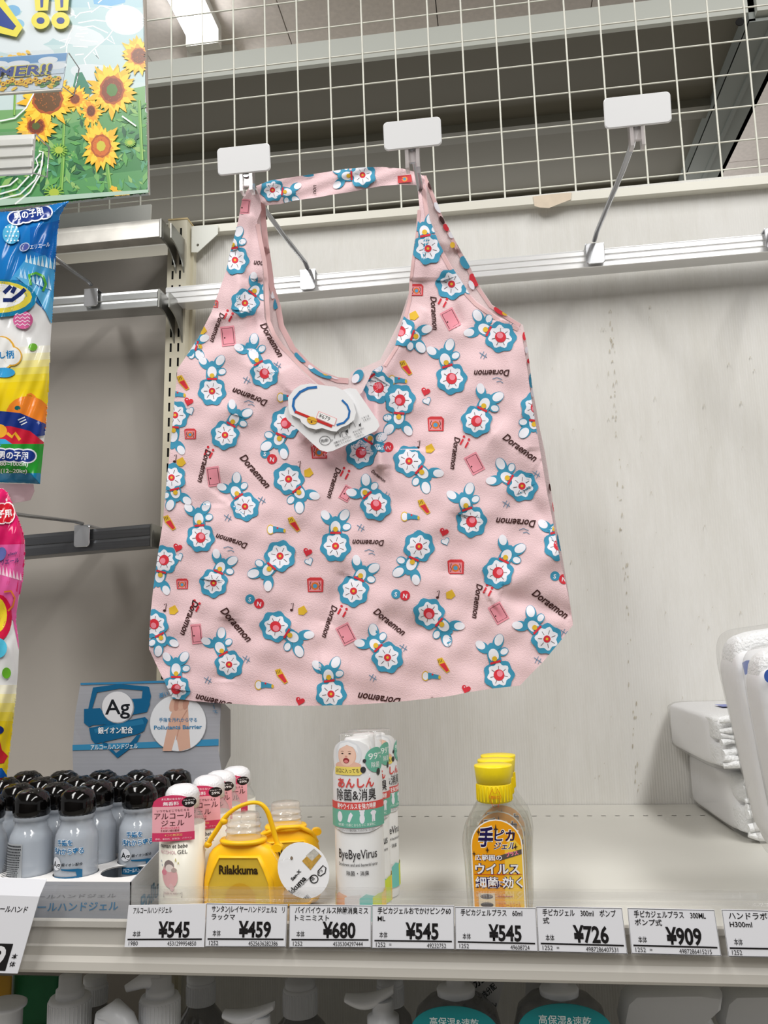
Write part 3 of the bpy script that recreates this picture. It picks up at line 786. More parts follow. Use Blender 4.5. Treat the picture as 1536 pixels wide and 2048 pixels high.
FL = [(424,782,424,737),(529,747,502,700),(450,870,472,832),(572,846,556,883),(577,958,602,990),(490,1013,468,978),(401,1075,397,1030),(343,955,352,990),(350,830,345,882),(490,606,512,578),
 (470,520,464,482),(800,662,830,672),(1001,674,963,655),(903,757,888,712),(800,800,797,842),(953,842,972,802),(818,922,850,950),(757,775,738,750),(722,905,738,880),(752,1010,730,985),(943,1043,928,1000),
 (1044,972,1008,952),(903,568,930,558),(856,497,848,458),(671,1092,671,1048),(838,1093,820,1135),(427,1166,443,1130),(560,1112,532,1145),(328,1120,318,1160),(707,1182,724,1145),(996,1145,1016,1105),(308,1248,324,1280),
 (458,1329,436,1288),(551,1253,592,1278),(858,1227,892,1256),(775,1315,746,1285),(662,1388,656,1345),(998,1350,985,1302),(352,1378,352,1330),(1094,1278,1062,1248),(370,685,388,690),(1118,1090,1110,1060),(1072,815,1068,850)]
pr = Print(bagS, 5, True, front, .0004, .00004, .7)
for i, (a, b_, c, d) in enumerate(FL):
    pr.lift = .0004+(i % 4)*.0002
    blossom(pr, a, b_, c, d, 1.2 if a > 540 else 1.1)
pr.build('blossom_print', bag)
pr = Print(bagS, 5, True, front, .0004, .00004, .7)
def door(x, y, a, w_=24, h=34):
    pr.lift = .0005
    ca, sa = math.cos(math.radians(a)), math.sin(math.radians(a))
    def q(s, c, f=None):
        pts = [(x+u*ca-v*sa, y+u*sa+v*ca) for u, v in ((-w_/2*s, -h/2*s), (w_/2*s, -h/2*s), (w_/2*s, h/2*s), (-w_/2*s, h/2*s))]
        return pts
    pr.poly(q(1.16, 0), (236, 152, 166)); pr.line(q(.92, 0), 1.3, BR, True)
    pr.oval(x-w_*.28*ca, y-w_*.28*sa+3, 1.6, 1.6, BR, n=8)
for d in [(456,672,-6),(427,953,-8,22,34),(693,987,30,18,26),(901,638,-28),(949,927,-28),(393,1268,-6,18,34),(692,1268,-27),(997,1226,-30),(489,413,6,18,26)]: door(*d)
def camera_icon(x, y, a=0, s=1.0):
    pr.lift = .0005
    pr.poly([(x-16*s, y-12*s), (x-10*s, y-15*s), (x+12*s, y-15*s), (x+17*s, y-10*s), (x+16*s, y+14*s), (x-14*s, y+14*s)], (214, 60, 66))
    pr.poly([(x-13*s, y-9*s), (x+13*s, y-9*s), (x+13*s, y+12*s), (x-12*s, y+12*s)], (238, 150, 156))
    pr.oval(x, y+2*s, 8*s, 8*s, (224, 120, 50), n=8); pr.oval(x, y+2*s, 4.4*s, 4.4*s, (84, 160, 204), n=10)
    for dx in (-8, 8): pr.line([(x+dx*s, y-7*s), (x+dx*1.3*s, y), (x+dx*s, y+4*s), (x+dx*1.3*s, y+10*s)], 1.1, BR)
for c in [(380,868,0,.72),(364,1168,0,.72),(638,903),(630,1170),(871,848),(911,1134),(833,580,0,.8),(428,608,0,.5)]: camera_icon(*c)
for x, y, X, Y_ in [(530,907,544,918),(500,1198,518,1207),(792,1188,810,1191),(1050,848,1065,852),(765,895,777,894),(1110,1152,1128,1158)]:
    pr.lift = .0005; pr.oval(x, y, 9.5, 9.5, TEAL, n=18); pr.oval(X, Y_, 10, 10, RED, n=18)
    pr.text('S', x-3.5, y+4.5, 12, WH, 8, .02); pr.text('N', X-4.5, Y_+4.5, 12, WH, 8, .02)
for x, y, nx, ny in [(617,945,599,930),(860,897,838,889),(347,1220,331,1215),(605,1221,585,1214),(901,1189,877,1189),(362,924,351,917),(828,631,0,0),(404,660,0,0)]:
    pr.lift = .0006; pr.poly([(x-9, y-4), (x+3, y-10), (x+10, y+2), (x+2, y+9), (x-8, y+8)], YL)
    if nx:
        pr.oval(nx-2, ny+6, 3.2, 2.4, BR, n=8); pr.line([(nx, ny+5), (nx+2, ny-8), (nx-3, ny-6)], 1.3, BR)
for x, y in [(365,765),(587,1048),(811,735),(847,1013),(338,1045),(562,1352),(886,1330)]:
    pr.lift = .0006; pr.poly([(x-12, y-12), (x-2, y-15), (x+4, y-6), (x+14, y+12), (x+7, y+16), (x-8, y)], YL)
    pr.poly([(x-7, y-1), (x+3, y-5), (x+12, y+11), (x+7, y+14)], RED)
    for k in range(3): pr.line([(x-10+k*3, y-10-k), (x-8+k*3, y-4-k)], .9, BR)
for x, y in [(552,1059),(795,760),(820,1033),(528,1370),(862,1352),(572,795),(352,788)]:
    pr.lift = .0006; pr.oval(x-11, y, 7.5, 10, YL, n=12); pr.oval(x-11, y, 6, 8, WH, n=12); pr.poly([(x-6, y-7), (x+3, y-5), (x+17, y-1), (x+17, y+6), (x+2, y+5), (x-6, y+7)], TEAL)
    pr.oval(x+17, y+2.5, 2.5, 4, YL, n=8); pr.oval(x+3, y-3, 2, 2, RED, n=8)
def heart(x, y, s, c, a=0):
    ca, sa = math.cos(a), math.sin(a); pts = []
    for i in range(18):
        t = 2*math.pi*i/18; u = 16*math.sin(t)**3; v = -(13*math.cos(t)-5*math.cos(2*t)-2*math.cos(3*t)-math.cos(4*t))
        pts.append((x+(u*ca-v*sa)*s, y+(u*sa+v*ca)*s))
    pr.poly(pts, c)
for x, y in [(377,803),(615,1104),(851,783),(888,1064),(355,1095),(932,1378),(600,1402)]:
    pr.lift = .0006; heart(x, y, .58, RED, .3); pr.oval(x-3, y-4, 1.6, 1, WH, n=6); heart(x+3, y+19, .56, TEAL, -.4); heart(x+3, y+19, .47, WH, -.4)
for x, y in [(416,905),(688,947),(928,884),(389,1212),(683,1223),(974,1181),(455,632),(884,603)]:
    pr.lift = .0006
    for dx in (-5, 5): pr.poly([(x+dx+2, y-4+dx*.6), (x+dx+5, y-2+dx*.6), (x+dx-1, y+9+dx*.6), (x+dx-4, y+7+dx*.6)], RED); pr.oval(x+dx+5, y-8+dx*.6, 2.6, 2.6, RED, n=8)
SB_ = (92, 136, 166)
for x, y in [(554,730),(523,1000),(493,760),(455,1035),(772,990),(721,1055),(1072,948),(1012,1008),(1018,650),(966,710),(492,1318),(415,1360),(806,1295),(745,1355),(1128,1265),(1075,1320)]:
    pr.lift = .0006; pr.line([(x-7, y-5), (x+8, y+5)], 1.3, SB_); pr.line([(x-5, y+6), (x+2, y-7)], 1.3, SB_); pr.line([(x+1, y+8), (x+7, y-3)], 1.3, SB_)
for x, y in [(497,806),(456,1098),(738,1104),(994,760),(1047,1062)]:
    pr.lift = .0006; pr.line([(x-9, y-2), (x, y-5), (x+10, y-1)], 1.3, SB_); pr.line([(x-1, y+4), (x+6, y+2), (x+12, y+6)], 1.3, SB_)
pr.build('small_motif_print', bag)
pr = Print(bagS, 8, True, front, .0006, .00001, .7)
W_ = 'Doraemon'
for cx, cy, a, L in [(505,946,49,80),(403,930,104,66),(502,788,201,72),(538,682,60,74),(663,964,107,62),(430,653,110,60),(984,740,179,70),(905,905,98,64),(1036,900,36,78),(1033,1038,184,78),(755,954,38,34),(863,626,86,66),(465,1077,198,64),(373,1233,111,72),(467,1253,49,82),(654,1241,108,66),
                     (429,1397,194,72),(737,1080,181,62),(775,1248,38,74),(760,1391,188,84),(949,1201,98,68),(1096,1213,36,82)]:
    ra = math.radians(a); s = L/4.6
    pr = Print(bagS, 4, True, front, .0007, .00001, .7)
    pr.text(W_, cx-math.cos(ra)*L/2, cy-math.sin(ra)*L/2, s*1.2, BR, a, .02, .22, L); pr.build('lettering', bag)
pr = Print(bagS, 8, True, front, .0006, .00001, .7)
pr.text('mon', 520, 522, 17, BR, 186, .012, .18, 22, align='C')
pr.build('lettering', bag)
# prints on strap and on the strips of the rear panel
pr = Print(strS, 5, True, strap, .0005, .00003, .7)
blossom(pr, 545, 380, 580, 385, .9); blossom(pr, 725, 350, 688, 352, 1.0); camera_icon(812, 356, 0, .8) if False else None
pr.poly([(795, 352), (822, 349), (824, 364), (796, 366)], (206, 62, 66)); pr.oval(809, 358, 6, 5, (232, 150, 60)); pr.oval(809, 358, 3, 3, (80, 150, 190))
pr.oval(616, 350, 12, 4, TEAL); pr.text('non', 632, 388, 12, BR, -88, .012, .18)
pr.build('strap_print', bag)
pr = Print(backS, 5, True, backp, .0014, .00003, .7)
for x, y, rx, ry, c, a in [(556,600,7,20,TEAL,20),(548,588,5,10,WH,20),(600,715,14,6,TEAL,40),(640,745,26,7,TEAL,25),(622,733,6,5,WH,0),(652,744,9,7,YL,20),(672,752,10,6,WH,10),(716,752,10,14,TEAL,30),(711,757,7,10,WH,30),
                           (875,415,5,12,WH,-28),(884,440,4,9,BR,-28),(892,455,5,8,RED,-28),(902,470,5,7,WH,-28),(905,490,5,6,YL,0),(930,525,9,14,TEAL,-30),(948,560,8,14,RED,-25),(943,570,5,10,WH,-25),(1000,622,14,6,RED,28),(1010,627,6,4,YL,20),
                           (1049,672,4,9,RED,0),(1053,700,3,7,WH,0),(1058,722,4,5,RED,0),(1063,760,5,16,TEAL,0),(1066,785,4,9,WH,0),(1108,1015,2.5,12,RED,-10),(1100,975,2,8,BR,-10),(1119,1085,4,18,TEAL,-10),(860,372,4,8,BR,-20)]:
    pr.oval(x, y, rx, ry, c, a, n=14)
pr.build('rear_panel_print', bag)

# ------------------------------------------------------------------ hang tag of the bag (two cards)
ht = thing('hang_tag', 'white swing tag of two cards with a 679 yen sticker, pinned to the pink bag', 'tag', P(655, 840, YB-.03))
YH = YB-.026
def cardY(px, py, l): return P(px, py, YH-.00006*(py-800)*0-(px-560)*.00002-l)
def card(poly, m, name, dy=0.0, th=.0008):
    mb = MB(); a = [cardY(x, y, dy) for x, y in poly]; b = [cardY(x, y, dy)+Vector((0, th, 0)) for x, y in poly]
    t = tessellate_polygon([[Vector((p[0], p[1], 0)) for p in poly]]); n = len(poly)
    mb.add(a+b, [tuple(x) for x in t]+[tuple(n+i for i in x) for x in t]+[(i, (i+1) % n, n+(i+1) % n, n+i) for i in range(n)], m)
    return mb.build(name, ht)
M_gcard = mat('glossy_card', (240, 240, 242), .15, 0, .5)
rear = [(568,828),(571,816),(582,806),(700,776),(712,778),(756,842),(759,852),(752,862),(665,902),(654,904),(640,900),(626,888),(575,840)]
card(rear, M_gcard, 'instruction_card')
pc_ = [(576,795),(588,779),(601,770),(620,767),(645,770),(655,772),(670,773),(690,782),(705,800),(712,825),(708,840),(695,850),(682,855),(673,863),(662,862),(644,856),(632,859),(616,855),(603,845),(600,838),(580,828),(577,818)]
card(pc_, M_gcard, 'shaped_card', .004)
pr = Print(cardY, 60, True, lift=.0044, dl=.00001, rough=.25)
ar = [(592+(65)*0+x, y) for x, y in [(0, 826), (-6, 812), (-4, 798), (8, 784), (24, 776), (42, 774)]]
pr.line(ar, 5, (40, 110, 178)); pr.line([(673, 850), (688, 845), (697, 835), (699, 822), (694, 810), (684, 800)], 4, (40, 110, 178))
pr.line([(590, 823), (664, 853)], 5, (200, 48, 44)); pr.oval(624, 841, 10.5, 7.5, (222, 170, 54), 18); pr.line([(615, 838), (634, 844)], .8, BR); pr.oval(623, 844, 2, 1.8, BR, n=8)
pr.poly([(637, 822), (674, 837), (669, 852), (632, 836)], (236, 160, 160)); pr.poly([(638, 823.5), (672.5, 837.5), (668.3, 850.5), (633.5, 835.5)], (242, 242, 242))
pr.text('¥679', 636.5, 834, 11.5, (70, 66, 66), 21, .004)
pr.build('sticker_print', ht)
pr = Print(cardY, 60, True, lift=.0005, dl=.00003, rough=.25)
G_ = (90, 90, 92)
pr.ring(650, 881, 11, .9, G_, ry=9); pr.text('完成!', 642, 885, 7, (40, 40, 42), -12, .01); pr.line([(661, 879), (666, 879), (662, 883)], .8, G_)
for x, y in [(675, 872), (687, 868), (705, 852)]:
    pr.line([(x-6, y+5), (x-5, y-4), (x+2, y-7), (x+6, y+2)], .8, G_)
pr.line([(683, 864), (692, 862), (695, 872), (686, 875)], .8, G_, True)
for i, (t, x, y) in enumerate([('付属のエコバッグに', 668, 888), ('収納してください。', 671, 893), ('さらに半分に', 706, 866), ('たたんで', 709, 871), ('ください。', 712, 876), ('くるくる', 724, 838), ('ください', 727, 843), ('ください', 628, 868)]):
    pr.text(t, x, y, 4.2, (70, 70, 72), -22, .01)
pr.poly([(690, 862), (696, 858), (696, 866)], (50, 50, 52)); pr.poly([(717, 850), (722, 845), (721, 853)], (50, 50, 52))
pr.build('instruction_print', ht)
MB().tube([P(663, 775, YH-.005), P(676, 779, YH-.003), P(690, 792, YB-.006)], .0005, M_clear, 6).build('tag_loop', ht)
# ------------------------------------------------------------------ counter display with black capped frosted bottles
YFR = -.4995
tz = P(262, 1764, YFR).z; txr = P(262, 1764, YFR).x; tyb = -.330; tzb = tz+.001
disp = thing('counter_display', 'white cardboard counter display with holes and a tall silver header card about hand gel', 'display', ((-.55+txr)/2, (YFR+tyb)/2, 0))
M_card_in = mat('white_board', (236, 234, 232), .6)
rows = [(-.474, [(-26, 1592), (65, 1576), (156, 1572)]), (-.436, [(37, 1565), (116, 1563), (194, 1558), (280, 1561)]),
        (-.398, [(10, 1556), (85, 1554), (161, 1550), (240, 1550), (310, 1549)]), (-.360, [(55, 1545), (128, 1542), (205, 1548), (278, 1546), (352, 1538)])]
BH = .1020   # bottle height
spots = []
for Y, l in rows:
    for px, py in l:
        p = P(px, py+2, Y); spots.append((p.x, Y, p.z))
empty_hole = (P(236, 1757, -.474).x+.003, -.470)
holes = [(x, y) for x, y, z in spots]+[empty_hole]
hr = .0180
def tray_top(x, y): return tz+(tzb-tz)*(y-YFR)/(tyb-YFR)
XL = -.50
out = [Vector((XL, YFR)), Vector((txr, YFR)), Vector((txr, tyb)), Vector((XL, tyb))]
vs = list(out); ed = [(0, 1), (1, 2), (2, 3), (3, 0)]
used = []
for hx, hy in holes:
    if hx-hr < XL: continue
    used.append((hx, hy)); k = len(vs); n = 20
    vs += [Vector((hx+hr*math.cos(2*math.pi*i/n), hy+hr*math.sin(2*math.pi*i/n))) for i in range(n)]
    ed += [(k+i, k+(i+1) % n) for i in range(n)]
v2, e2, f2, *_ = delaunay_2d_cdt(vs, ed, [], 0, 1e-7)
ff = []
for t in f2:
    c = Vector(((v2[t[0]][0]+v2[t[1]][0]+v2[t[2]][0])/3, (v2[t[0]][1]+v2[t[1]][1]+v2[t[2]][1])/3))
    if all((c-Vector(h)).length > hr*.97 for h in used): ff.append(tuple(t))
mb = MB(); mb.add([(v[0], v[1], tray_top(v[0], v[1])) for v in v2], ff, M_card_in)
mb.add([(v[0], v[1], tray_top(v[0], v[1])-.0008) for v in v2], [t[::-1] for t in ff], M_card_in)
mb.build('perforated_top', disp)
mb = MB(); th = .0008
M_silver = mat('silver_board', (196, 198, 204), .34, .35, .5, noise=.06, nscale=25, stretch=(.05, 1, 20))
mb.hexa([(XL, YFR, .0006), (txr, YFR, .0006), (txr, YFR, tz), (XL, YFR, tz)], [(XL, YFR+th, .0006), (txr, YFR+th, .0006), (txr, YFR+th, tz), (XL, YFR+th, tz)], M_silver)
mb.build('tray_front', disp)
mb = MB(); zs_ = tz+.016
mb.hexa([(txr, YFR, .0006), (txr, tyb, .0006), (txr, tyb, tz+.03), (txr, YFR, tz)], [(txr-th, YFR, .0006), (txr-th, tyb, .0006), (txr-th, tyb, tz+.03), (txr-th, YFR, tz)], M_silver)
mb.build('tray_side', disp)
BL = (58, 128, 172); DB = (24, 96, 138)
pr = Print(lambda u, v, l: P(u, v, YFR)+Vector((0, -l, 0)), ydown=True)
pr.text('アルコールハンドジェル', 236, 1819, 20, BL, -1.0, .012, .12, 222, 'R')
pr.text('ルコールハンドジェル', 232, 1794, 9, (110, 112, 118), -1.0, .01, .3, 200, 'R')
pr.build('tray_lettering', disp)
pr = Print(lambda u, v, l: Vector((u, YFR-l, v))); pr.rect(XL, .0012, txr, .0105, BL); pr.build('blue_band', disp)
sd = Print(lambda u, v, l: Vector((txr+l, YFR+u, v)))
sd.text('Pollut', .018, .010, .019, (60, 118, 150), 8, .02, .2); sd.rect(.0, .001, .2, .008, (70, 120, 150)); sd.build('side_lettering', disp)
# header card, gently curved forward at its sides
YC = -.326
hc_ = [(161,1366),(335,1361),(445,1357),(441,1430),(437,1500),(452,1600),(150,1640),(147,1560),(145,1500),(150,1430)]
def cardS(px, py, l):
    u = (px-300)/150.0
    return P(px, py, YC+.006*u*u*.8-l)
mb = MB(); cloth(hc_, 22, cardS, mat('header_silver', (186, 188, 196), .3, .3, .5, noise=.07, nscale=22, stretch=(.04, 1, 20)), mb); mb.build('header_card', disp)
fl_ = [P(441, 1400, YC+.006), P(460, 1420, YC+.05), P(460, 1512, YC+.05), P(438, 1560, YC+.006)]
MB().hexa(fl_, [p+Vector((.0006, .0002, 0)) for p in fl_], mat('grey_card_back', (148, 146, 146), .7)).build('side_flap', disp)
pr = Print(cardS, 10, True, hc_, .0006, .00003, .35); pr.cs = 4
pr.poly([(161, 1366), (335, 1361), (445, 1357), (445, 1361), (335, 1365.5), (161, 1370)], BL)
pr.poly([(145, 1490), (437, 1478), (437, 1491), (145, 1501)], (60, 138, 180))
pr.poly([(186,1375),(238,1368),(296,1373),(297,1382),(240,1377),(194,1385),(184,1418),(176,1420)], DB)
pr.poly([(286,1372),(298,1374),(302,1392),(296,1420),(291,1424),(280,1420),(284,1392)], DB)
pr.poly([(168,1418),(200,1416),(212,1432),(240,1436),(250,1448),(186,1450),(178,1454),(168,1446)], DB)
pr.poly([(258,1398),(298,1396),(300,1408),(294,1424),(252,1432),(258,1416)], DB)
pr.poly([(178,1456),(290,1434),(296,1440),(288,1462),(276,1468),(190,1488),(182,1478)], DB)
pr.poly([(190,1466),(288,1448),(286,1440),(284,1438),(188,1458)], (40, 116, 158))
pr.poly([(202,1484),(214,1486),(232,1506),(262,1484),(274,1470),(282,1468),(272,1488),(235,1516)], DB)
pr.oval(236, 1415, 32.5, 32, (150, 152, 158)); pr.oval(235, 1414, 31, 31, (222, 222, 226), n=28)
pr.text('Ag', 235, 1428, 42, (30, 32, 38), -2, .014, .02, 50, 'C')
pr.text('銀イオン配合', 231, 1466, 14.5, (238, 240, 244), -1, .02, 0, 70, 'C', outline=(30, 70, 96), ow=.04)
pr.text('アルコールハンドジェル', 228, 1498, 12, (232, 238, 242), -2, .015, .1, 94, 'C')
pr.oval(356, 1446, 57, 57, (168, 170, 174), n=36); pr.oval(356, 1446, 56, 56, (224, 226, 230), n=36)
SK = (212, 170, 150); SK2 = (190, 142, 124)
pr.poly([(325,1502),(338,1440),(352,1400),(372,1398),(376,1412),(379,1470),(381,1496),(362,1502),(358,1502),(352,1470),(343,1502)], SK)
for k in range(4): pr.oval(345+k*9, 1410-k*1.5, 6, 14, SK2 if k % 2 else SK, 14, n=12)
pr.line([(352, 1480), (362, 1440), (374, 1420)], 1.2, SK2)
pr.text('手指を汚れから守る', 356, 1443, 9, BL, 0, .01, 0, 76, 'C'); pr.text('Pollutants Barrier', 356, 1458, 11, BL, -1, .02, 0, 96, 'C')
pr.text('潤い', 318, 1396, 10, BL, -18, .012, .2); pr.text('ガード', 420, 1400, 10, BL, 75, .012, .2)
pr.build('header_print', disp)

# black capped bottle
M_frost = clear('frosted_gel_bottle', body=.50, gloss=.2, rough=.10, bodycol=(214, 222, 232))
M_black = mat('glossy_black_cap', (7, 6, 6), .10, 0, .45)
def ag_bottle():
    t = thing('gel_bottle', 'x', 'bottle', (0, 0, 0), 'black capped frosted gel bottles')
    H = BH; r = .0170
    b = MB().lathe([(0, r*.80), (.0012, r*.94), (.004, r), (.0625, r), (.0670, r*.95), (.0700, r*.86), (.0722, r*.79), (.0740, r*.76), (.0780, r*.76), (.0782, r*.82), (.0815, r*.80)], M_frost, n=28)
    b.lathe([(.002, r*.86), (.060, r*.90), (.065, r*.84), (.069, r*.7)], clear('gel_core', body=.30, bodycol=(206, 216, 230)), n=20)
    b.build('bottle_body', t, False)
    c = MB(); R = .0150; n = 24; rings = []
    prof = [(.0806, R*.80), (.0812, R*.90), (.0830, R*.97), (.0870, R*1.0), (.0920, R*.985), (.0955, R*.92), (.0985, R*.80), (.1003, R*.64), (.1015, R*.45), (.1020, .0008)]
    for j, (z, rr) in enumerate(prof):
        q = .028 if 3 < j < 9 else 0
        rings.append([Vector((rr*(1+q*math.cos(6*a+j*1.6))*math.cos(a), rr*(1+q*math.cos(6*a+j*1.6))*math.sin(a), z+q*.02*math.sin(5*a+j))) for a in [2*math.pi*k/n for k in range(n)]])
    c.rings(rings, M_black); c.build('domed_cap', t, False)
    return t
AGZ = [(a, P(156, b, -.490).z-.006) for a, b in [(0, 1772), (.0040, 1764), (.0085, 1751), (.0178, 1734), (.0225, 1726), (.0322, 1704), (.0385, 1686), (.045, 1668)]]
def ag_front(t):
    r = .0172
    p = Print(cyl_fn(0, 0, r, 0), .0016, lift=.0002, dl=.00002)
    p.text('手指を', -.002, .0385, .0046, (44, 118, 170), 0, .03, 0, .0135, 'C', outline=(236, 242, 248), ow=.06)
    p.text('汚れから守る', 0, .0322, .0050, (44, 118, 170), 0, .03, 0, .0270, 'C', outline=(236, 242, 248), ow=.06)
    p.oval(-.0100, .0225, .0056, .0072, (150, 156, 164)); p.oval(-.0100, .0225, .0052, .0067, (226, 228, 234)); p.text('Ag', -.0098, .0192, .0088, (24, 26, 30), 0, .02, 0, .0092, 'C')
    p.text('銀イオン配合', -.004, .0215, .0032, (40, 44, 50), 0, .02, .1, .0165)
    p.poly([(-.0045, .0180), (.009, .0178), (.0125, .0165), (.0125, .0100), (.0085, .0095), (.0075, .0148), (-.004, .0165)], DB)
    p.poly([(-.0130, .0085), (.0125, .0100), (.0125, .0040), (-.0130, .0035)], DB)
    p.text('アルコールハンドジェル', 0, .0055, .0032, (226, 232, 238), 2, .015, .1, .0235, 'C')
    zmap(p.build('front_label', t, False), AGZ)
def ag_back(t, sh=0.0):
    r = .0172; M = mat('back_label_film', (176, 180, 184), .5)
    p = Print(cyl_fn(0, 0, r, 0), .0016, lift=.0002, dl=.00002)
    p.rect(-.0150+sh, .004, .0045+sh, .0405, M)
    rr = random.Random(3)
    for k in range(17):
        y = .0382-k*.0020; x = -.0142+sh
        while x < .0030+sh:
            w_ = rr.uniform(.0005, .0012)
            p.rect(x, y, x+w_, y+.0011, (52, 54, 58)); x += w_+.0003
    zmap(p.build('back_label', t, False), AGZ)
fr = ag_bottle(); ag_front(fr); bk = ag_bottle(); ag_back(bk); 
sty = ['b', 'b', 'f',  'b', 'b', 'b', 'f',  'b', 'f', 'b', 'b', 'b',  'b', 'b', 'b', 'b', 'b']
names = ['nearest the blue price strip end', 'turned backwards in the front row, beside the big price tag', 'with its front label showing, last in the front row',
 'at the open end of the second row', 'second in the second row', 'turned backwards just beyond the last front row bottle', 'with its front label showing, behind the empty hole',
 'at the open end of the third row', 'second in the third row', 'third in the third row', 'fourth in the third row', 'last in the third row beside the pink labelled gels',
 'at the open end of the back row', 'second in the back row', 'third in the back row', 'fourth in the back row', 'last in the back row, against the header card corner']
usedp = {'f': False, 'b': False}
for i, (x, y, z) in enumerate(spots):
    src = fr if sty[i] == 'f' else bk; zb_ = min(.006, max(.0008, z-BH))
    if not usedp[sty[i]]: o = src; o.location = (x, y, zb_); usedp[sty[i]] = True; o.rotation_euler[2] = -.10
    else: o = copy_tree(src, (x, y, zb_), -.10+random.uniform(-.2, .2))
    if i == 2: o.rotation_euler[2] = .02
    if i == 6: o.rotation_euler[2] = .28
    o['label'] = 'black capped frosted gel bottle '+names[i]

# ------------------------------------------------------------------ pink labelled gels
M_petg = clear('clear_bottle', body=.16, gloss=.3, rough=.05, bodycol=(220, 220, 216))
M_body = mat('milky_label_wrap', (236, 232, 218), .35)
M_cap = mat('white_screw_cap', (238, 238, 240), .3, bump=.4, bscale=700)
def pink_gel():
    t = thing('gel_bottle', 'x', 'bottle', (0, 0, 0), 'white capped gels with pink labels')
    r = .0172
    MB().lathe([(0, r*.9), (.002, r), (.052, r), (.0560, r*.99), (.060, r*.93), (.0645, r*.80), (.068, r*.68)], M_petg).build('bottle_body', t, False)
    MB().lathe([(.0008, r*.93), (.0016, r+.0003), (.0545, r+.0003), (.0546, r-.0008)], M_body).build('label_wrap', t, False)
    MB().lathe([(.068, r*.72), (.0685, r*.77), (.082, r*.76), (.0845, r*.73), (.0865, r*.62), (.0876, r*.4), (.088, .0006)], M_cap).build('screw_cap', t, False)
    f = cyl_fn(0, 0, .030, 0, .0188)
    g = lambda u, v, l: Vector((u-.0036, -.0186+.0003*math.cos(u*90)*0+.5*u*u*18-l, v))
    HP = (214, 62, 104); LP = (244, 176, 186)
    p = Print(g, .002, lift=.0003, dl=.00002)
    arch = [(-.0170, .0435), (-.0170, .0740), (-.0160, .0785), (-.0130, .0820), (-.008, .0842), (-.002, .0850), (.004, .0842), (.009, .0822), (.0125, .0790), (.0140, .0750), (.0145, .0435)]
    mb = p.mb
    p.poly(arch, LP)
    p.poly([(-.0170, .0730), (-.0170, .0740), (-.0160, .0785), (-.0130, .0820), (-.008, .0842), (-.002, .0850), (.004, .0842), (.009, .0822), (.0125, .0790), (.0142, .0730)], HP)
    p.rect(-.0170, .0430, .0146, .0510, HP)
    p.text('また気にならない', -.002, .0800, .0024, (250, 226, 232), 0, .02, 0, .016, 'C')
    p.text('無香料', -.003, .0745, .0043, (250, 232, 236), 0, .02, 0, .012, 'C')
    p.oval(.0105, .0768, .0054, .0054, (34, 26, 26)); p.text('アルコール', .0105, .0782, .0017, (240, 236, 236), 3, .02, 0, .0088, 'C'); p.text('59%', .0108, .0744, .0036, (240, 236, 236), 3, .02, 0, .0066, 'C')
    p.text('いつでもどこでも使える', -.0015, .0687, .0022, (90, 50, 54), 0, .01, 0, .024, 'C')
    p.text('アルコール', -.0015, .0626, .0064, (84, 42, 46), 0, .006, 0, .0280, 'C'); p.text('ジェル', -.0015, .0565, .0060, (84, 42, 46), 0, .006, 0, .0170, 'C')
    p.text('オーガニックエキス', -.0035, .0541, .0018, HP, 0, .02, 0, .0140, 'C'); p.text('うるおい成分配合', -.0035, .0520, .0018, (120, 60, 60), 0, .02, 0, .0140, 'C')
    p.text('4つの無添加', -.001, .0478, .0026, (238, 176, 120), 0, .01, 0, .013, 'C'); p.text('香料、着色料、鉱物油、パラベン', -.001, .0446, .0019, (246, 196, 208), 0, .01, 0, .027, 'C')
    p.build('hanging_label', t, False)
    p = Print(cyl_fn(0, 0, r+.0004, 0), .0016, lift=.0002)
    p.text('maman et bebe', -.0060, .0375, .0044, (60, 56, 58), 0, .008, .1, .0235, 'C')
    p.text('ALCOHOL', -.0100, .0325, .0040, (232, 190, 200), 0, .004, 0, .0145, 'C'); p.text('GEL', .0020, .0325, .0046, (80, 76, 78), 0, .002, 0, .0075, 'C')
    p.oval(-.008, .0180, .0065, .0095, (230, 178, 180), 12); p.oval(-.0085, .0262, .0042, .0040, (146, 132, 130)); p.oval(-.0080, .0240, .0034, .0030, (240, 226, 220))
    p.oval(-.0128, .0205, .0026, .0022, (228, 140, 156)); p.oval(-.0042, .0225, .0022, .0018, (190, 170, 164)); p.oval(-.006, .0095, .0018, .003, (230, 190, 190), 20)
    for x, y in [(-.016, .029), (-.0150, .026), (-.003, .030), (-.001, .028)]: p.oval(x, y, .0005, .0010, (214, 206, 140) if x > -.01 else (176, 184, 200), n=6)
    p.text('[made in natural]', -.0055, .0045, .0020, (120, 112, 110), 0, .004, 0, .0150, 'C')
    p.build('front_print', t, False)
    return t
pg = pink_gel()
zmap(pg, zpx(365, -.492, [(.0045,1788),(.0085,1777),(.030,1721),(.0325,1708),(.0375,1696),(.0430,1681),(.0510,1664),(.0565,1650),(.0626,1636),(.0730,1612),(.0850,1589),(.088,1575)], .0008))
for i, (px, py, Y, lab) in enumerate([(365, 1578, -.474, 'white capped gel with pink arched label, frontmost of its row'), (417, 1560, -.434, 'white capped gel with pink arched label, second from the front of its row'),
                                      (441, 1550, -.394, 'white capped gel with pink arched label, third from the front, half hidden'), (472, 1541, -.354, 'white capped gel with pink arched label, farthest of its row beside the silver card')]):
    p = P(px, py, Y); o = pg if i == 0 else copy_tree(pg, (0, 0, 0))
    o.location = (p.x, Y, .0008); s = (p.z-.0008)/(P(365, 1578, -.474).z-.0008); o.scale = (1.03, 1.03, min(1.1, max(.85, s))); o.rotation_euler[2] = .26
    o['label'] = lab

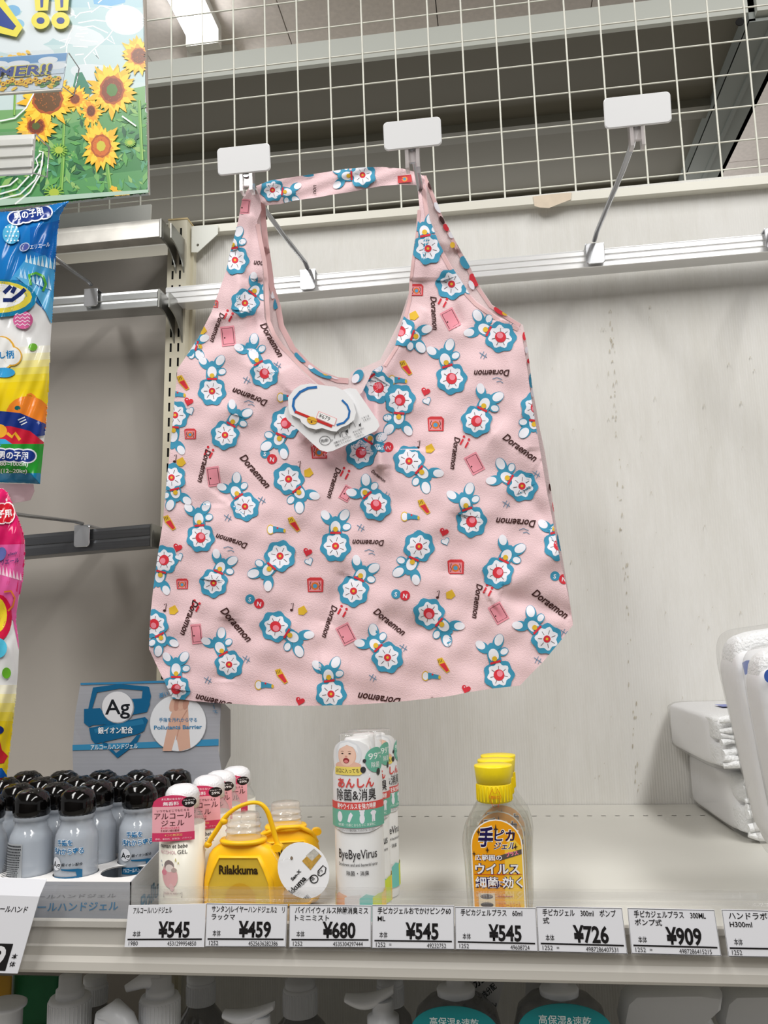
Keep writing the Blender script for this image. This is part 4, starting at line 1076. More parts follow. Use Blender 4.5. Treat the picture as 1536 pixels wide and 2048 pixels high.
# ------------------------------------------------------------------ yellow silicone cased bottles
M_yel = mat('yellow_silicone', (252, 196, 18), .42, 0, .4)
M_amber = clear('amber_gel', tint=(250, 222, 120), body=.42, gloss=.25, rough=.06, bodycol=(226, 182, 60))
def yellow_case():
    t = thing('cased_bottle', 'x', 'bottle', (0, 0, 0), 'bottles in yellow silicone cases')
    # outline of the case seen from the front: rounded flask
    W, Dp = .0262, .0120
    prof = []
    zs_ = [0, .001, .004, .009, .016, .024, .032, .038, .0425, .0460, .0480]
    ws = [.84, .89, .95, .985, 1.0, .985, .93, .86, .77, .64, .52]
    c = MB().lathe([(z, W*w_, Dp*(.75+.25*min(1, z/.01)) if z < .03 else Dp*(1-(z-.03)*14)) for z, w_ in zip(zs_, ws)], M_yel, n=40, e=2.6)
    c.build('silicone_case', t, False)
    # recessed window with bottle body showing
    f = lambda u, v, l: Vector((u, -Dp-.0004-l+.00002, v))
    wz = [(-.0185, .004), (-.0205, .014), (-.0195, .024), (-.0160, .0325), (-.0125, .0375), (.0125, .0375), (.0160, .0325), (.0195, .024), (.0205, .014), (.0185, .004), (.015, .0015), (-.015, .0015)]
    mb = MB(); mb.rings([[Vector((u, -Dp-.0012, v)) for u, v in wz], [Vector((u*.97, -Dp+.002, .019+(v-.019)*.97)) for u, v in wz]], M_yel, False, False, False)
    mb.rings([[Vector((u*1.10, -Dp+.0035, .019+(v-.019)*1.10)) for u, v in wz], [Vector((u*1.04, -Dp-.0012, .019+(v-.019)*1.04)) for u, v in wz], [Vector((u, -Dp-.0012, v)) for u, v in wz]], M_yel, False, False, True)
    mb.build('window_rim', t, False)
    p = Print(f, .1, lift=.0); p.poly(wz, mat('amber_label', (222, 186, 62), .25, 0, .5, noise=.12, nscale=60)); p.build('window', t, False)
    p = Print(f, .1, lift=.0004, rough=.3)
    p.text('Rilakkuma', 0, .0290, .0088, (58, 44, 26), 0, .035, 0, .0255, 'C')
    p.oval(.001, .0155, .0100, .0085, (206, 160, 44)); p.oval(-.0010, .0085, .015, .005, (206, 160, 44))   # plain warm patch where the picture sits
    p.build('window_print', t, False)
    MB().lathe([(.0475, .0128, .0112), (.0480, .0150, .0128), (.0497, .0156, .0132), (.0512, .0148, .0126), (.0514, .0120, .0110)], M_yel, n=32, e=2.2).build('collar_ring', t, False)
    MB().lathe([(.0500, .0112), (.0520, .0120), (.0535, .0112), (.0560, .0112), (.0562, .0118), (.0572, .0118), (.0575, .0110), (.0605, .0108), (.0607, .0116), (.0616, .0116), (.0618, .0108), (.0640, .0106), (.0680, .0104), (.0690, .0100), (.0692, .0005)], clear('ribbed_cap_plastic', body=.30, gloss=.35, rough=.08, bodycol=(236, 230, 222)), n=28).build('ribbed_cap', t, False)
    s = MB(); pts = [(-.0235, -.004, .0445), (-.0215, -.005, .0500), (-.0165, -.006, .0575), (-.0105, -.006, .0680), (-.0030, -.005, .0755), (.0060, -.004, .0795), (.0125, -.003, .0785), (.0165, -.002, .0720), (.0190, -.001, .0620), (.0215, 0, .0500), (.0235, 0, .0430)]
    fine = []
    for i in range(len(pts)-1):
        a, b = Vector(pts[i]), Vector(pts[i+1])
        for k in range(3): fine.append(a.lerp(b, k/3))
    fine.append(Vector(pts[-1])); 
    for _ in range(2): fine = [fine[0]]+[(fine[i-1]+fine[i]*2+fine[i+1])/4 for i in range(1, len(fine)-1)]+[fine[-1]]
    s.tube(fine, .0017, M_yel, 10); s.build('loop_strap', t, False)
    for q in ((-.0225, -.0045, .0470), (-.0115, -.0058, .0645)):
        MB().lathe([(-.0026, .0006), (-.002, .0019), (0, .0027), (.002, .0019), (.0026, .0006)], M_yel, q, 14).build('strap_bead', t, False)
    MB().tube([(.0225, -.003, .043), (.0225, .003, .043)], .0036, M_yel, 14).build('strap_lug', t, False)
    return t
yc = yellow_case(); p = P(484, 1800, -.475)
zmap(yc, zpx(484, -.482, [(.0290,1746),(.0350,1731),(.0375,1715),(.0475,1692),(.0514,1682),(.0692,1632),(.0812,1604)], .0008))
yc.location = (p.x, -.470, .0008); yc['label'] = 'bottle in a yellow silicone case with loop strap, the front one'
sc_ = 160*scale_at(-.475)/.0524; yc.scale = (sc_, 1.1, 1)
p2 = P(572, 1680, -.415); y2 = copy_tree(yc, (p2.x, -.415, .0008), .25, 'bottle in a yellow silicone case standing behind the front one'); y2.scale = (sc_*.95, 1.1, (P(572, 1607, -.415).z)/P(484, 1632, -.475).z)
for ch in list(y2.children):
    if ch.name.startswith(('loop_strap', 'strap_bead')):
        bpy.data.objects.remove(ch)
s = MB(); pts = [Vector(v) for v in [(-.021, -.004, .051), (-.016, -.010, .060), (-.004, -.013, .0655), (.010, -.011, .065), (.019, -.006, .058), (.0225, -.002, .049)]]
s.tube(pts, .0017, M_yel, 10); s.build('loop_strap', y2, False)
# its oval paper tag
ot = thing('hang_tag', 'oval white paper tag with gold seal leaning by the yellow cased bottles', 'tag', P(607, 1800, -.494))
YO = -.494
ca_, sa_ = math.cos(math.radians(62)), math.sin(math.radians(62))
ol = []
for i in range(36):
    a = 2*math.pi*i/36; u, v = 58*math.cos(a), 50*math.sin(a); ol.append((607+u*ca_-v*sa_, 1741+u*sa_+v*ca_))
fo = lambda px, py, l: P(px, py, YO+(py-1741)*-.00004-l)
mb = MB(); a = [fo(x, y, 0) for x, y in ol]; b = [q+Vector((0, .0006, 0)) for q in a]
mb.rings([a, b], M_white, True, True, False); mb.build('paper_oval', ot)
pr = Print(fo, 100, True, ol, .0003, .00001, .4)
pr.poly([(604, 1722), (628, 1698), (643, 1712), (621, 1740)], mat('gold_foil', (216, 172, 84), .3, .25, noise=.3, nscale=400))
pr.poly([(612, 1711), (628, 1697), (639, 1707), (624, 1722)], mat('silver_foil', (214, 210, 200), .25, .25, noise=.3, nscale=400))
pr.text('Rilakkuma', 568, 1806, 15, (26, 24, 24), -47, .03, 0, 66); pr.text('San-X', 585, 1762, 9, (26, 24, 24), -47, .03, .1, 26)
pr.text('All Rights Reserved', 600, 1776, 4, (60, 58, 58), -45, .01, 0, 34)
pr.ring(628, 1758, 8, 1.8, (28, 26, 26)); pr.text('紙', 622.5, 1763, 9.5, (28, 26, 26), -40, .02)
pr.line([(636, 1742), (646, 1731), (652, 1736), (650, 1746), (641, 1752), (636, 1750)], 2, (28, 26, 26), True); pr.text('プラ', 638, 1749, 6, (28, 26, 26), -40, .02)
rb_ = random.Random(5); k = 0.0
while k < 34:
    w_ = rb_.choice([.8, 1.4, 2.0]); x, y = 590+k*.72, 1812-k*.69
    pr.poly([(x, y), (x+w_*.7, y-w_*.7), (x+w_*.7+13, y-w_*.7+13), (x+13, y+13)], (34, 32, 32)); k += w_+rb_.choice([.9, 1.6])
pr.oval(583, 1716, 2.6, 3.4, (120, 100, 80), n=12)
pr.build('tag_print', ot)
MB().tube([P(541, 1698, -.486), P(556, 1722, -.495), P(574, 1718, -.498), P(583, 1716, YO-.001)], .0006, M_clear, 6).build('tag_loop', ot)

# ------------------------------------------------------------------ white spray bottles with baby picture sleeve
M_spr = mat('satin_white_bottle', (240, 240, 240), .35)
GRN = (110, 182, 160); RD = (216, 82, 78)
def spray():
    t = thing('spray_bottle', 'x', 'bottle', (0, 0, 0), 'white spray bottles with baby picture sleeves')
    r = .0192
    MB().lathe([(0, r*.93), (.001, r*.97), (.0040, r*.99), (.086, r*.99), (.092, r*.92), (.0950, r*.80)], M_spr, n=32).build('bottle_body', t, False)
    pb = Print(cyl_fn(0, 0, r, 0), .0016, lift=.0003)
    pb.text('ByeByeVirus', 0, .0505, .0098, (58, 56, 58), 0, .004, 0, .0325, 'C'); pb.text('Deodorant and anti bacterial spray', 0, .0452, .0030, (70, 68, 70), 0, .006, 0, .0330, 'C')
    pb.text('除菌・消臭', 0, .0372, .0042, (70, 68, 70), 0, .006, 0, .0175, 'C'); pb.text('日本製', 0, .0090, .0030, (90, 80, 70), 0, .01, 0, .010, 'C')
    for i, (u, c) in enumerate([(-.024, (244, 222, 120)), (-.015, (240, 170, 120)), (-.004, (226, 220, 218)), (.008, (120, 200, 190)), (.018, (206, 220, 70)), (.027, (244, 210, 70))]):
        pb.poly([(u-.007, .003), (u+.007, .003), (u+.006, .0105+(i % 3)*.002), (u-.002, .013+(i % 2)*.002), (u-.007, .010)], c)
    pb.build('bottle_print', t, False)
    MB().lathe([(.094, .0125), (.1020, .0125), (.1022, .0100), (.1170, .0100), (.1180, .0090)], mat('pump_white', (244, 244, 244), .4), n=24).build('spray_head', t, False)
    MB().lathe([(.094, .0145, .0120), (.1200, .0138, .0112), (.1215, .0132, .0105), (.1217, .0006, .0006)], M_petg, n=24, e=4).build('clear_overcap', t, False)
    # paper sleeve: follows the bottle and stands up above it
    g = lambda u, v, l: Vector(((r+.0006+l)*math.sin(u/(r+.0006))*(1 if v < .12 else 1), -(r+.0006+l)*math.cos(u/(r+.0006))+max(0, v-.095)*.02, v))
    sl = [(-.0270, .0610), (-.0100, .0590), (.0100, .0590), (.0270, .0610), (.0270, .0900), (.0240, .0935), (.0250, .0970), (.0285, .1010), (.0275, .1065), (.0225, .1100), (.0170, .1100), (.0125, .1075), (.0100, .1130), (.0040, .1170), (-.0040, .1185), (-.0120, .1170), (-.0180, .1130), (-.0215, .1080), (-.0225, .1020), (-.0205, .0950), (-.0250, .0900)]
    p = Print(g, .0013, lift=.0, dl=.00002); p.poly(sl, M_white); p.mb.add([v+Vector((0, .0004, 0)) for v in p.mb.v], [f_[::-1] for f_ in p.mb.f], M_white)
    p.build('paper_sleeve', t, False)
    p = Print(g, .0013, lift=.0002, dl=.000018)
    # baby under a white towel
    p.oval(-.0060, .1060, .0115, .0120, (226, 228, 232)); p.oval(-.0065, .1045, .0078, .0098, (232, 186, 164)); p.oval(-.0065, .0965, .0115, .0035, (230, 184, 164))
    p.oval(-.0066, .1050, .0072, .0085, (240, 200, 180)); p.poly([(-.0150, .1080), (-.0120, .1150), (-.0050, .1168), (.0015, .1135), (.0030, .1060), (-.0008, .1118), (-.0060, .1140), (-.0120, .1108)], (244, 245, 248))
    for dx in (-.0032, .0030): p.oval(-.0068+dx, .1064, .0011, .0006, (60, 44, 40), n=10); p.line([(-.0082+dx, .1082), (-.0068+dx, .1086), (-.0056+dx, .1081)], .0003, (150, 110, 90))
    p.oval(-.0068, .1040, .0011, .0007, (220, 160, 142), n=10); p.oval(-.0068, .1006, .0026, .0021, (150, 52, 54), n=14); p.oval(-.0068, .0999, .0018, .0010, (224, 130, 130), n=10)
    p.poly([(-.0185, .0905), (-.0185, .0950), (-.0165, .0960), (.0040, .0960), (.0055, .0945), (.0052, .0912), (.0035, .0902)], (238, 216, 108))
    p.text('お口に入っても', -.0068, .0920, .0034, (50, 44, 40), 0, .012, 0, .0200, 'C')
    p.oval(.0175, .1010, .0098, .0098, GRN, n=28); p.text('99', .0150, .1005, .0076, (240, 246, 244), 0, .006, 0, .0090, 'C'); p.text('999', .0222, .1040, .0026, (240, 246, 244), 0, .006, 0, .0050, 'C'); p.text('%', .0222, .1008, .0030, (240, 246, 244), 0, .006); p.text('除菌', .0172, .0950, .0042, (240, 246, 244), 0, .006, 0, .0085, 'C')
    for u, v in ((.0062, .0938), (.0200, .0916), (.0074, .1000)): p.oval(u, v, .0022 if v < .095 else .0014, .0022 if v < .095 else .0014, (60, 60, 62), n=14)
    p.text('あんしん', .0, .0822, .0078, RD, 0, .03, 0, .0300, 'C'); p.text('除菌&消臭', 0, .0745, .0076, (44, 40, 42), 0, .004, 0, .0330, 'C')
    p.rect(-.0270, .0690, .0270, .0732, RD); p.text('菌やウイルスを強力除菌', 0, .0697, .0034, (250, 246, 246), 0, .02, 0, .0320, 'C')
    p.rect(-.0270, .0610, .0270, .0690, GRN)
    for k, u in enumerate((-.0135, -.0045, .0045, .0135)):
        if k == 0: p.oval(u, .0658, .0025, .0024, WH, n=14)
        elif k == 1: p.poly([(u-.0022, .0638), (u-.0004, .0634), (u+.0022, .0668), (u+.0006, .0680), (u-.001, .0668)], WH)
        elif k == 2: p.oval(u, .0650, .0020, .0022, WH, n=12); p.oval(u, .0675, .0017, .0014, WH, n=12); p.oval(u-.0015, .0686, .0006, .0006, WH, n=8); p.oval(u+.0015, .0686, .0006, .0006, WH, n=8)
        else: p.poly([(u-.0026, .0676), (u-.001, .0684), (u+.001, .0684), (u+.0026, .0676), (u+.0020, .0664), (u+.0014, .0668), (u+.0014, .0634), (u+.0003, .0634), (u, .0648), (u-.0003, .0634), (u-.0014, .0634), (u-.0014, .0668), (u-.0020, .0664)], WH)
    p.text('哺乳瓶・食器に おもちゃに 洗濯物に', 0, .0618, .0014, (220, 240, 232), 0, .01, 0, .030, 'C'); p.text('※全てのウィルスや菌を対象にするものではございません', 0, .0597, .0011, (120, 116, 116), 0, .01, 0, .030, 'C')
    p.build('sleeve_print', t, False)
    return t
sp = spray()
zmap(sp, zpx(712, -.492, [(.009,1798),(.0372,1750),(.0405,1742),(.0452,1732),(.0505,1717),(.0580,1697),(.0590,1665),(.0610,1655),(.0690,1619),(.0732,1604),(.0745,1598),(.0800,1580),(.0822,1573),(.0900,1552),(.0902,1550),(.0960,1533),(.1010,1519),(.1185,1479),(.1217,1470)], .0008))
for i, (px, Y, s, rz, lab) in enumerate([(712, -.474, 1.0, .06, 'white spray bottle with baby picture sleeve, frontmost of three'), (727, -.432, 1.0, .35, 'white spray bottle with baby picture sleeve, middle of three'), (747, -.388, 1.0, .75, 'white spray bottle with baby picture sleeve, rear of three')]):
    pb_ = P(px+8, 1720, Y); o = sp if i == 0 else copy_tree(sp, (0, 0, 0)); 
    zt_ = 1.0
    o.location = (pb_.x, Y, .0008); o.scale = (1.0, 1.0, zt_*(1, .985, .955)[i]); o.rotation_euler[2] = rz; o['label'] = lab

# ------------------------------------------------------------------ clear gels with yellow caps
M_ycap = mat('yellow_cap', (250, 222, 20), .4, 0, .5, noise=.04, nscale=300)
M_gelb = clear('clear_gel_bottle', body=.07, gloss=.34, rough=.04, tint=(250, 250, 248), bodycol=(236, 236, 232))
ORG = (240, 164, 28)
def star(p, x, y, s, c):
    p.poly([(x, y+s*1.5), (x+s*.22, y+s*.25), (x+s*.8, y), (x+s*.22, y-s*.25), (x, y-s*1.5), (x-s*.22, y-s*.25), (x-s*.8, y), (x-s*.22, y+s*.25)], c)
def gel():
    t = thing('gel_bottle', 'x', 'bottle', (0, 0, 0), 'clear gels with yellow caps')
    W, D = .0262, .0130
    MB().lathe([(0, W*.80, D*.80), (.001, W*.87, D*.9), (.004, W*.90, D), (.040, W*.96, D), (.058, W, D), (.066, W*.97, D*.97), (.074, W*.88, D*.92), (.080, W*.72, D*.84), (.0845, W*.56, D*.74), (.0875, W*.50, D*.74)], M_gelb, n=40, e=2.8).build('bottle_body', t, False)
    MB().lathe([(.003, W*.80, D*.86), (.040, W*.87, D*.88), (.058, W*.91, D*.88), (.0700, W*.86, D*.84), (.0705, .0005, .0005)], clear('gel_fill', tint=(250, 250, 248), body=.05, bodycol=(230, 230, 226)), n=32, e=2.8).build('gel_fill', t, False)
    c = MB(); c.lathe([(.0865, .0120), (.0872, .0134), (.1010, .0130), (.1016, .0126), (.1018, .0132), (.1100, .0140), (.1148, .0146), (.1158, .0144), (.1160, .0005)], M_ycap, n=40)
    for k in range(26):
        a = 2*math.pi*k/26; x, y = .0134*math.cos(a), .0134*math.sin(a); c.box((x-.0004, y-.0004, .0880), (x+.0004, y+.0004, .1005), M_ycap)
    c.build('flip_cap', t, False)
    f = lambda u, v, l: Vector((u, -D*(.985-abs(u/W)**2.8*.25)-.0009-l, v))
    w_ = .0192
    def arch(w_, z0, z1, k=14):
        zc = z1-w_; return [(-w_, z0), (w_, z0)]+[(w_*math.cos(math.pi*i/k), zc+w_*math.sin(math.pi*i/k)) for i in range(k+1)]
    p = Print(f, .002, lift=.0003, dl=.00002, rough=.3)
    p.poly(arch(w_, .0015, .0790), (244, 242, 236)); p.poly(arch(w_-.0009, .0015, .0781), ORG); p.poly([(.004, .002), (.0182, .002), (.0182, .0590), (.012, .066), (.006, .06)], (246, 202, 70))
    NV = (36, 28, 82)
    p.text('手', -.0085, .0605, .0150, NV, 0, .04, .15, .0110, 'C', outline=(248, 246, 240), ow=.05); p.text('ピカ', .0060, .0640, .0090, NV, 0, .025, .1, .0150, 'C', outline=(248, 246, 240), ow=.05)
    p.text('ジェル', .0055, .0570, .0070, NV, 0, .02, .2, .0160, 'C', outline=(248, 246, 240), ow=.05)
    p.poly([(-.0020, .0490), (.0182, .0565), (.0182, .0515), (.0020, .0455)], (92, 84, 80)); p.text('プラス', .0115, .0505, .0044, (232, 70, 110), 14, .03, 0, .0095, 'C', outline=(246, 230, 232), ow=.03)
    p.text('広範囲の', -.0065, .0462, .0058, (244, 242, 244), 0, .02, 0, .0200, 'C', outline=NV, ow=.05)
    p.text('ウイルス', -.0002, .0345, .0105, (244, 242, 244), 0, .03, 0, .0330, 'C', outline=NV, ow=.045)
    p.rect(-.0175, .0330, .0175, .0336, (196, 40, 60)); p.text('細菌', -.0085, .0225, .0094, (244, 242, 244), 0, .02, 0, .0170, 'C', outline=NV, ow=.045)
    p.text('に', .0020, .0225, .0060, NV, 0, .03, 0, .0050, 'C', outline=(248, 246, 240), ow=.05); p.text('効く', .0105, .0225, .0094, (244, 242, 244), 0, .02, 0, .0150, 'C', outline=NV, ow=.045)
    for x, y, s in [(0, .0720, .0026), (-.0130, .0700, .0020), (-.0170, .0520, .0020), (-.0070, .0560, .0022), (.0140, .0590, .0022), (.0125, .0690, .0016)]: star(p, x, y, s, (70, 50, 40))
    p.rect(-.0150, .0040, -.0030, .0180, (232, 214, 180))
    for k in range(4): p.oval(-.009, .0165-k*.0034, .0048, .0011, (70, 66, 66), n=12)
    p.text('アルコールジェル', .0075, .0120, .0028, (214, 110, 30), 0, .01, 0, .0165, 'C'); p.rect(-.001, .0165, .010, .0169, (190, 90, 40)); p.rect(.004, .0060, .016, .0064, (90, 70, 50))
    p.build('arched_label', t, False)
    p = Print(lambda u, v, l: Vector(((.0139+l)*math.sin(u/.0137), -(.0139+l)*math.cos(u/.0137), v)), .003, lift=.0006)
    p.line([(-.0010, .0990), (-.0004, .0955), (.0018, .0955), (.0024, .0990), (.0050, .0925), (.0024, .0850), (.0018, .0868), (-.0004, .0868), (-.0010, .0850), (-.0036, .0925)], .0003, (214, 78, 30), True)
    p.text('開封口', .0007, .0912, .0028, (214, 78, 30), 0, 0, 0, .0060, 'C')
    p.build('seal_mark', t, False)
    return t
ge = gel()
zmap(ge, zpx(981, -.489, [(.0180,1785),(.0225,1772),(.0310,1752),(.0345,1746),(.0430,1727),(.0462,1719),(.0510,1709),(.0605,1690),(.0790,1638),(.0865,1609),(.1160,1534)], .0008))
for i, (px, pyt, Y, lab) in enumerate([(981, 1536, -.476, 'clear gel bottle with yellow cap and orange label, frontmost of three'), (986, 1525, -.446, 'clear gel bottle with yellow cap, middle of three'), (991, 1516, -.416, 'clear gel bottle with yellow cap, rear of three')]):
    p = P(px+8, pyt+60, Y); o = ge if i == 0 else copy_tree(ge, (0, 0, 0)); o.location = (p.x, Y, .0008); o.rotation_euler[2] = .03*i
    o.scale = (1.0, 1.0, P(px, pyt, Y).z/P(981, 1536, -.476).z); o['label'] = lab
    if i:
        for ch in list(o.children):
            if ch.name.startswith(('seal_mark',)): bpy.data.objects.remove(ch)
# ------------------------------------------------------------------ sunflower poster board
YP = -.115
poster = thing('poster_board', 'summer poster board with sunflowers and blue lettering above the steel rail', 'poster', P(140, 200, YP))
pq = [P(-320, -60, YP), P(284.5, -60, YP), P(297, 386, YP), P(-320, 452, YP)]
po = lambda px, py, l: P(px, py, YP-l)
mb = MB(); off = Vector((0, .006, 0))
mb.hexa([pq[3], pq[2], pq[1], pq[0]], [p+off for p in (pq[3], pq[2], pq[1], pq[0])], mat('poster_white', (222, 232, 236), .4)); mb.build('board', poster)
eq = [P(284.5, -60, YP-.001), P(290, -60, YP+.003), P(298, 384, YP+.003), P(297, 388, YP-.001)]
MB().hexa(eq, [p+Vector((0, .004, 0)) for p in eq], mat('board_edge', (206, 196, 186), .6)).build('edge_strip', poster)
clipP = [(-320, -60), (284, -60), (296.5, 385), (-320, 452)]
pr = Print(po, 1e9, True, clipP, .0003, .0000022, .35); pr.cs = 9
SKY = [(162, 196, 206), (176, 204, 208), (190, 212, 214), (198, 216, 216)]
for i in range(4): pr.poly([(-320, -60+i*75), (300, -60+i*75), (300, 20+i*75), (-320, 20+i*75)], SKY[i])
rg = random.Random(11)
for x, y, a, b in [(60,60,50,30),(30,0,60,20),(70,50,34,50),(150,70,60,20),(110,20,40,16),(40,95,70,18),(200,150,60,20),(250,40,40,30)]: pr.oval(x, y, a, b, (212, 222, 226), 10)
pr.poly([(175, -60), (262, -60), (250, 5), (222, 12), (188, 8)], (98, 168, 212)); pr.oval(25, 22, 16, 12, (120, 176, 216)); pr.oval(35, 48, 14, 10, (140, 190, 220))
W2 = (242, 244, 244)
for l in [[(182,25),(200,12),(236,14),(236,36),(226,60),(216,74),(190,96),(168,118),(172,130)],[(150,36),(160,26),(184,22)],[(156,46),(190,40),(224,44)],[(154,56),(186,52),(216,66)],[(130,50),(146,54),(138,70),(130,92),(120,96)],[(118,82),(142,76),(134,90),(132,110)],
          [(152,68),(176,66)],[(160,80),(196,84)],[(146,92),(176,94)],[(150,110),(168,108)],[(222,72),(230,88),(214,78)],[(186,104),(198,118),(190,98)],[(236,22),(246,8)],[(196,6),(214,-10)],[(206,12),(236,24)],[(176,4),(180,18)],[(140,26),(152,32)],[(232,56),(252,56)],[(160,60),(175,58)],[(150,72),(168,74)]]:
    pr.line(l, 2.2, W2)
# green field
for i in range(5): pr.poly([(-320, 235+i*38), (120, 215+i*38), (200, 190+i*40), (300, 170+i*42), (300, 460), (-320, 460)], [(120,170,110),(96,156,96),(74,142,84),(64,132,76),(86,152,92)][i])
pr.poly([(146, 172), (152, 146), (164, 144), (172, 160), (186, 186), (170, 196), (152, 190)], (58, 130, 104)); pr.poly([(188, 145), (196, 132), (200, 150), (196, 175)], (62, 134, 104))
GR = [(44, 112, 62), (66, 142, 72), (98, 168, 86), (120, 178, 104), (38, 96, 66), (146, 188, 108), (88, 158, 120)]
for k in range(330):
    x = rg.uniform(-40, 296); y = rg.uniform(max(205, 300-x*.45), 395); r = rg.uniform(5, 17)*(.7+.5*(y-200)/200); a = rg.uniform(0, 180)
    pr.poly([(x-r*math.cos(math.radians(a)), y-r*math.sin(math.radians(a))), (x+r*.35*math.sin(math.radians(a)), y-r*.35*math.cos(math.radians(a))), (x+r*math.cos(math.radians(a)), y+r*math.sin(math.radians(a))), (x-r*.35*math.sin(math.radians(a)), y+r*.35*math.cos(math.radians(a)))], GR[k % 7])
for x, y, w_, x2, y2 in [(128,292,7,122,380),(212,316,8,224,400),(278,200,6,284,320),(128,240,5,126,290),(30,175,4,28,230),(62,215,5,52,262)]:
    pr.line([(x, y), (x2, y2)], w_, (110, 168, 74)); pr.line([(x+1.5, y), (x2+1.5, y2)], 1.6, (160, 200, 104))
def sunflower(x, y, R_, r_, c1=(240, 186, 36), core=(120, 62, 26), inner=(92, 112, 52), squash=1.0, ang=0, n=22):
    for ring_, (rr, col) in enumerate([(R_, c1), (R_*.88, (250, 210, 60)), (R_*.62, (236, 160, 36))]):
        for k in range(n):
            a = 2*math.pi*(k+ring_*.5)/n+rg.uniform(-.16, .16); L = rr*rg.uniform(.72, 1.16); wd = R_*.12
            ca, sa = math.cos(a), math.sin(a)*squash
            bx, by = x+r_*.7*ca, y+r_*.7*sa; mx_, my_ = x+L*.7*ca, y+L*.7*sa
            pr.poly([(bx-sa*wd*.6, by+ca*wd*.6), (mx_-sa*wd, my_+ca*wd), (x+L*ca, y+L*sa), (mx_+sa*wd, my_-ca*wd), (bx+sa*wd*.6, by-ca*wd*.6)], col)
    pr.oval(x, y, r_*1.12, r_*1.12*squash, (176, 84, 30), ang, n=22, wob=.05, k=9); pr.oval(x, y, r_*.95, r_*.95*squash, core, ang, n=22, wob=.04, k=11)
    for k in range(26):
        a = rg.uniform(0, 6.28); q = rg.uniform(.2, .9)*r_; pr.oval(x+q*math.cos(a), y+q*math.sin(a)*squash, r_*.05, r_*.05, (168, 96, 40), n=6)
    if inner: pr.oval(x, y, r_*.5, r_*.5*squash, inner, ang, n=18, wob=.06, k=7)
sunflower(150, 198, 32, 9, core=(126, 60, 30), inner=None, n=16); sunflower(182, 222, 26, 8, core=(110, 52, 26), inner=None, squash=1.3, n=14)
sunflower(100, 330-60, 20, 5, inner=(120, 168, 60), c1=(150, 190, 70), core=(126, 160, 60), n=14) if False else None
sunflower(278, 112, 40, 15, inner=None, n=20); sunflower(224, 180, 47, 22, core=(132, 62, 32), inner=(84, 128, 62), squash=1.16, n=26)
sunflower(72, 252, 40, 16, core=(120, 52, 28), inner=(84, 96, 44), squash=.95, n=20); sunflower(95, 198, 56, 28, core=(104, 70, 34), inner=None, squash=.96, n=26)
sunflower(202, 292, 42, 18, core=(212, 110, 40), inner=(206, 196, 62), squash=1.15, n=18)
for x, y, r_ in [(118, 300, 17), (108, 385, 20), (260, 285, 11)]:
    for k in range(14):
        a = 2*math.pi*k/14; pr.line([(x, y), (x+r_*math.cos(a), y+r_*.8*math.sin(a))], 2.6, (136, 184, 70))
    pr.oval(x, y, r_*.5, r_*.4, (176, 196, 70))
for x, y, r_ in [(236, 388, 12), (228, 378, 8), (252, 392, 9)]: pr.oval(x, y, r_, r_*.7, (240, 186, 40), 30, wob=.2, k=5)
for k in range(7): pr.oval(2+k*9, 116-k*2+(k % 2)*3, 5, 3, (236, 190, 60), -30+k*10)
pr.poly([(-320, 418), (296, 379), (297, 385), (-320, 440)], (176, 204, 186))
for l in [[(0, 242), (30, 236), (52, 216), (66, 190), (68, 184)], [(0, 398), (40, 388), (70, 360), (84, 330), (86, 304), (78, 302)], [(0, 388), (34, 378), (58, 352)], [(30, 408), (60, 384), (80, 350), (84, 320)], [(0, 374), (20, 370), (36, 356)], [(62, 352), (76, 330), (72, 318), (82, 306)], [(244, 232), (272, 252)]]:
    pr.line(l, 3, W2)
pr.build('sunflower_print', poster)
pr = Print(po, 1e9, True, clipP, .0050, .00004, .35); pr.cs = 9
YEL = (226, 214, 74); NVY = (34, 62, 140)
for a, b in ((YEL, 14), (NVY, 0)):
    for x in (82, 122):
        pr.poly([(x-5-b, -60), (x+7+b, -60), (x+4+b*.7, 14+b*.5), (x-1-b*.7, 15+b*.5)], a); pr.oval(x-1, 41, 8+b*.75, 6.5+b*.75, a)
    pr.line([(-60, -70), (6, -20), (-26, 4)], 18+b*1.6, a); pr.poly([(-40-b, -2-b*.6), (-8+b*.6, 4-b), (32+b, 52+b*.2), (26+b*.5, 60+b), (-30-b, 42+b)], a)
pr.build('lettering', poster)

# price strip holders in front of the poster
YQ = -.33
def strip_holder(lab, q, printf):
    c = [P(x, y, YQ) for x, y in q]; t = thing('label_holder', lab, 'label holder', (c[0]+c[2])/2, None)
    off = Vector((0, .0012, 0)); MB().hexa([c[3], c[2], c[1], c[0]], [p+off for p in (c[3], c[2], c[1], c[0])], mat('label_strip_base', (200, 214, 226), .3)).build('label_card', t)
    f2 = [p+Vector((0, -.004, 0)) for p in c]; f2 = [f2[0]+Vector((0, 0, .002)), f2[1]+Vector((.001, 0, .002)), f2[2]+Vector((.001, 0, -.003)), f2[3]+Vector((0, 0, -.003))]
    MB().hexa([f2[3], f2[2], f2[1], f2[0]], [p+Vector((0, .0008, 0)) for p in (f2[3], f2[2], f2[1], f2[0])], M_clear).tube([f2[3]+Vector((0, .002, -.001)), f2[2]+Vector((0, .002, -.001))], .0016, mat('holder_edge', (216, 214, 204), .3), 8).build('clear_cover', t)
    e = P(q[1][0]+4, q[1][1]+16, YQ+.004)
    MB().tube([c[1]+Vector((.001, .001, 0)), c[1]+Vector((.004, .02, -.006)), c[2]+Vector((.004, .02, .004)), c[2]+Vector((.001, .001, .002))], .0007, M_chrome, 8).build('wire_arm', t)
    printf(t, c); return t
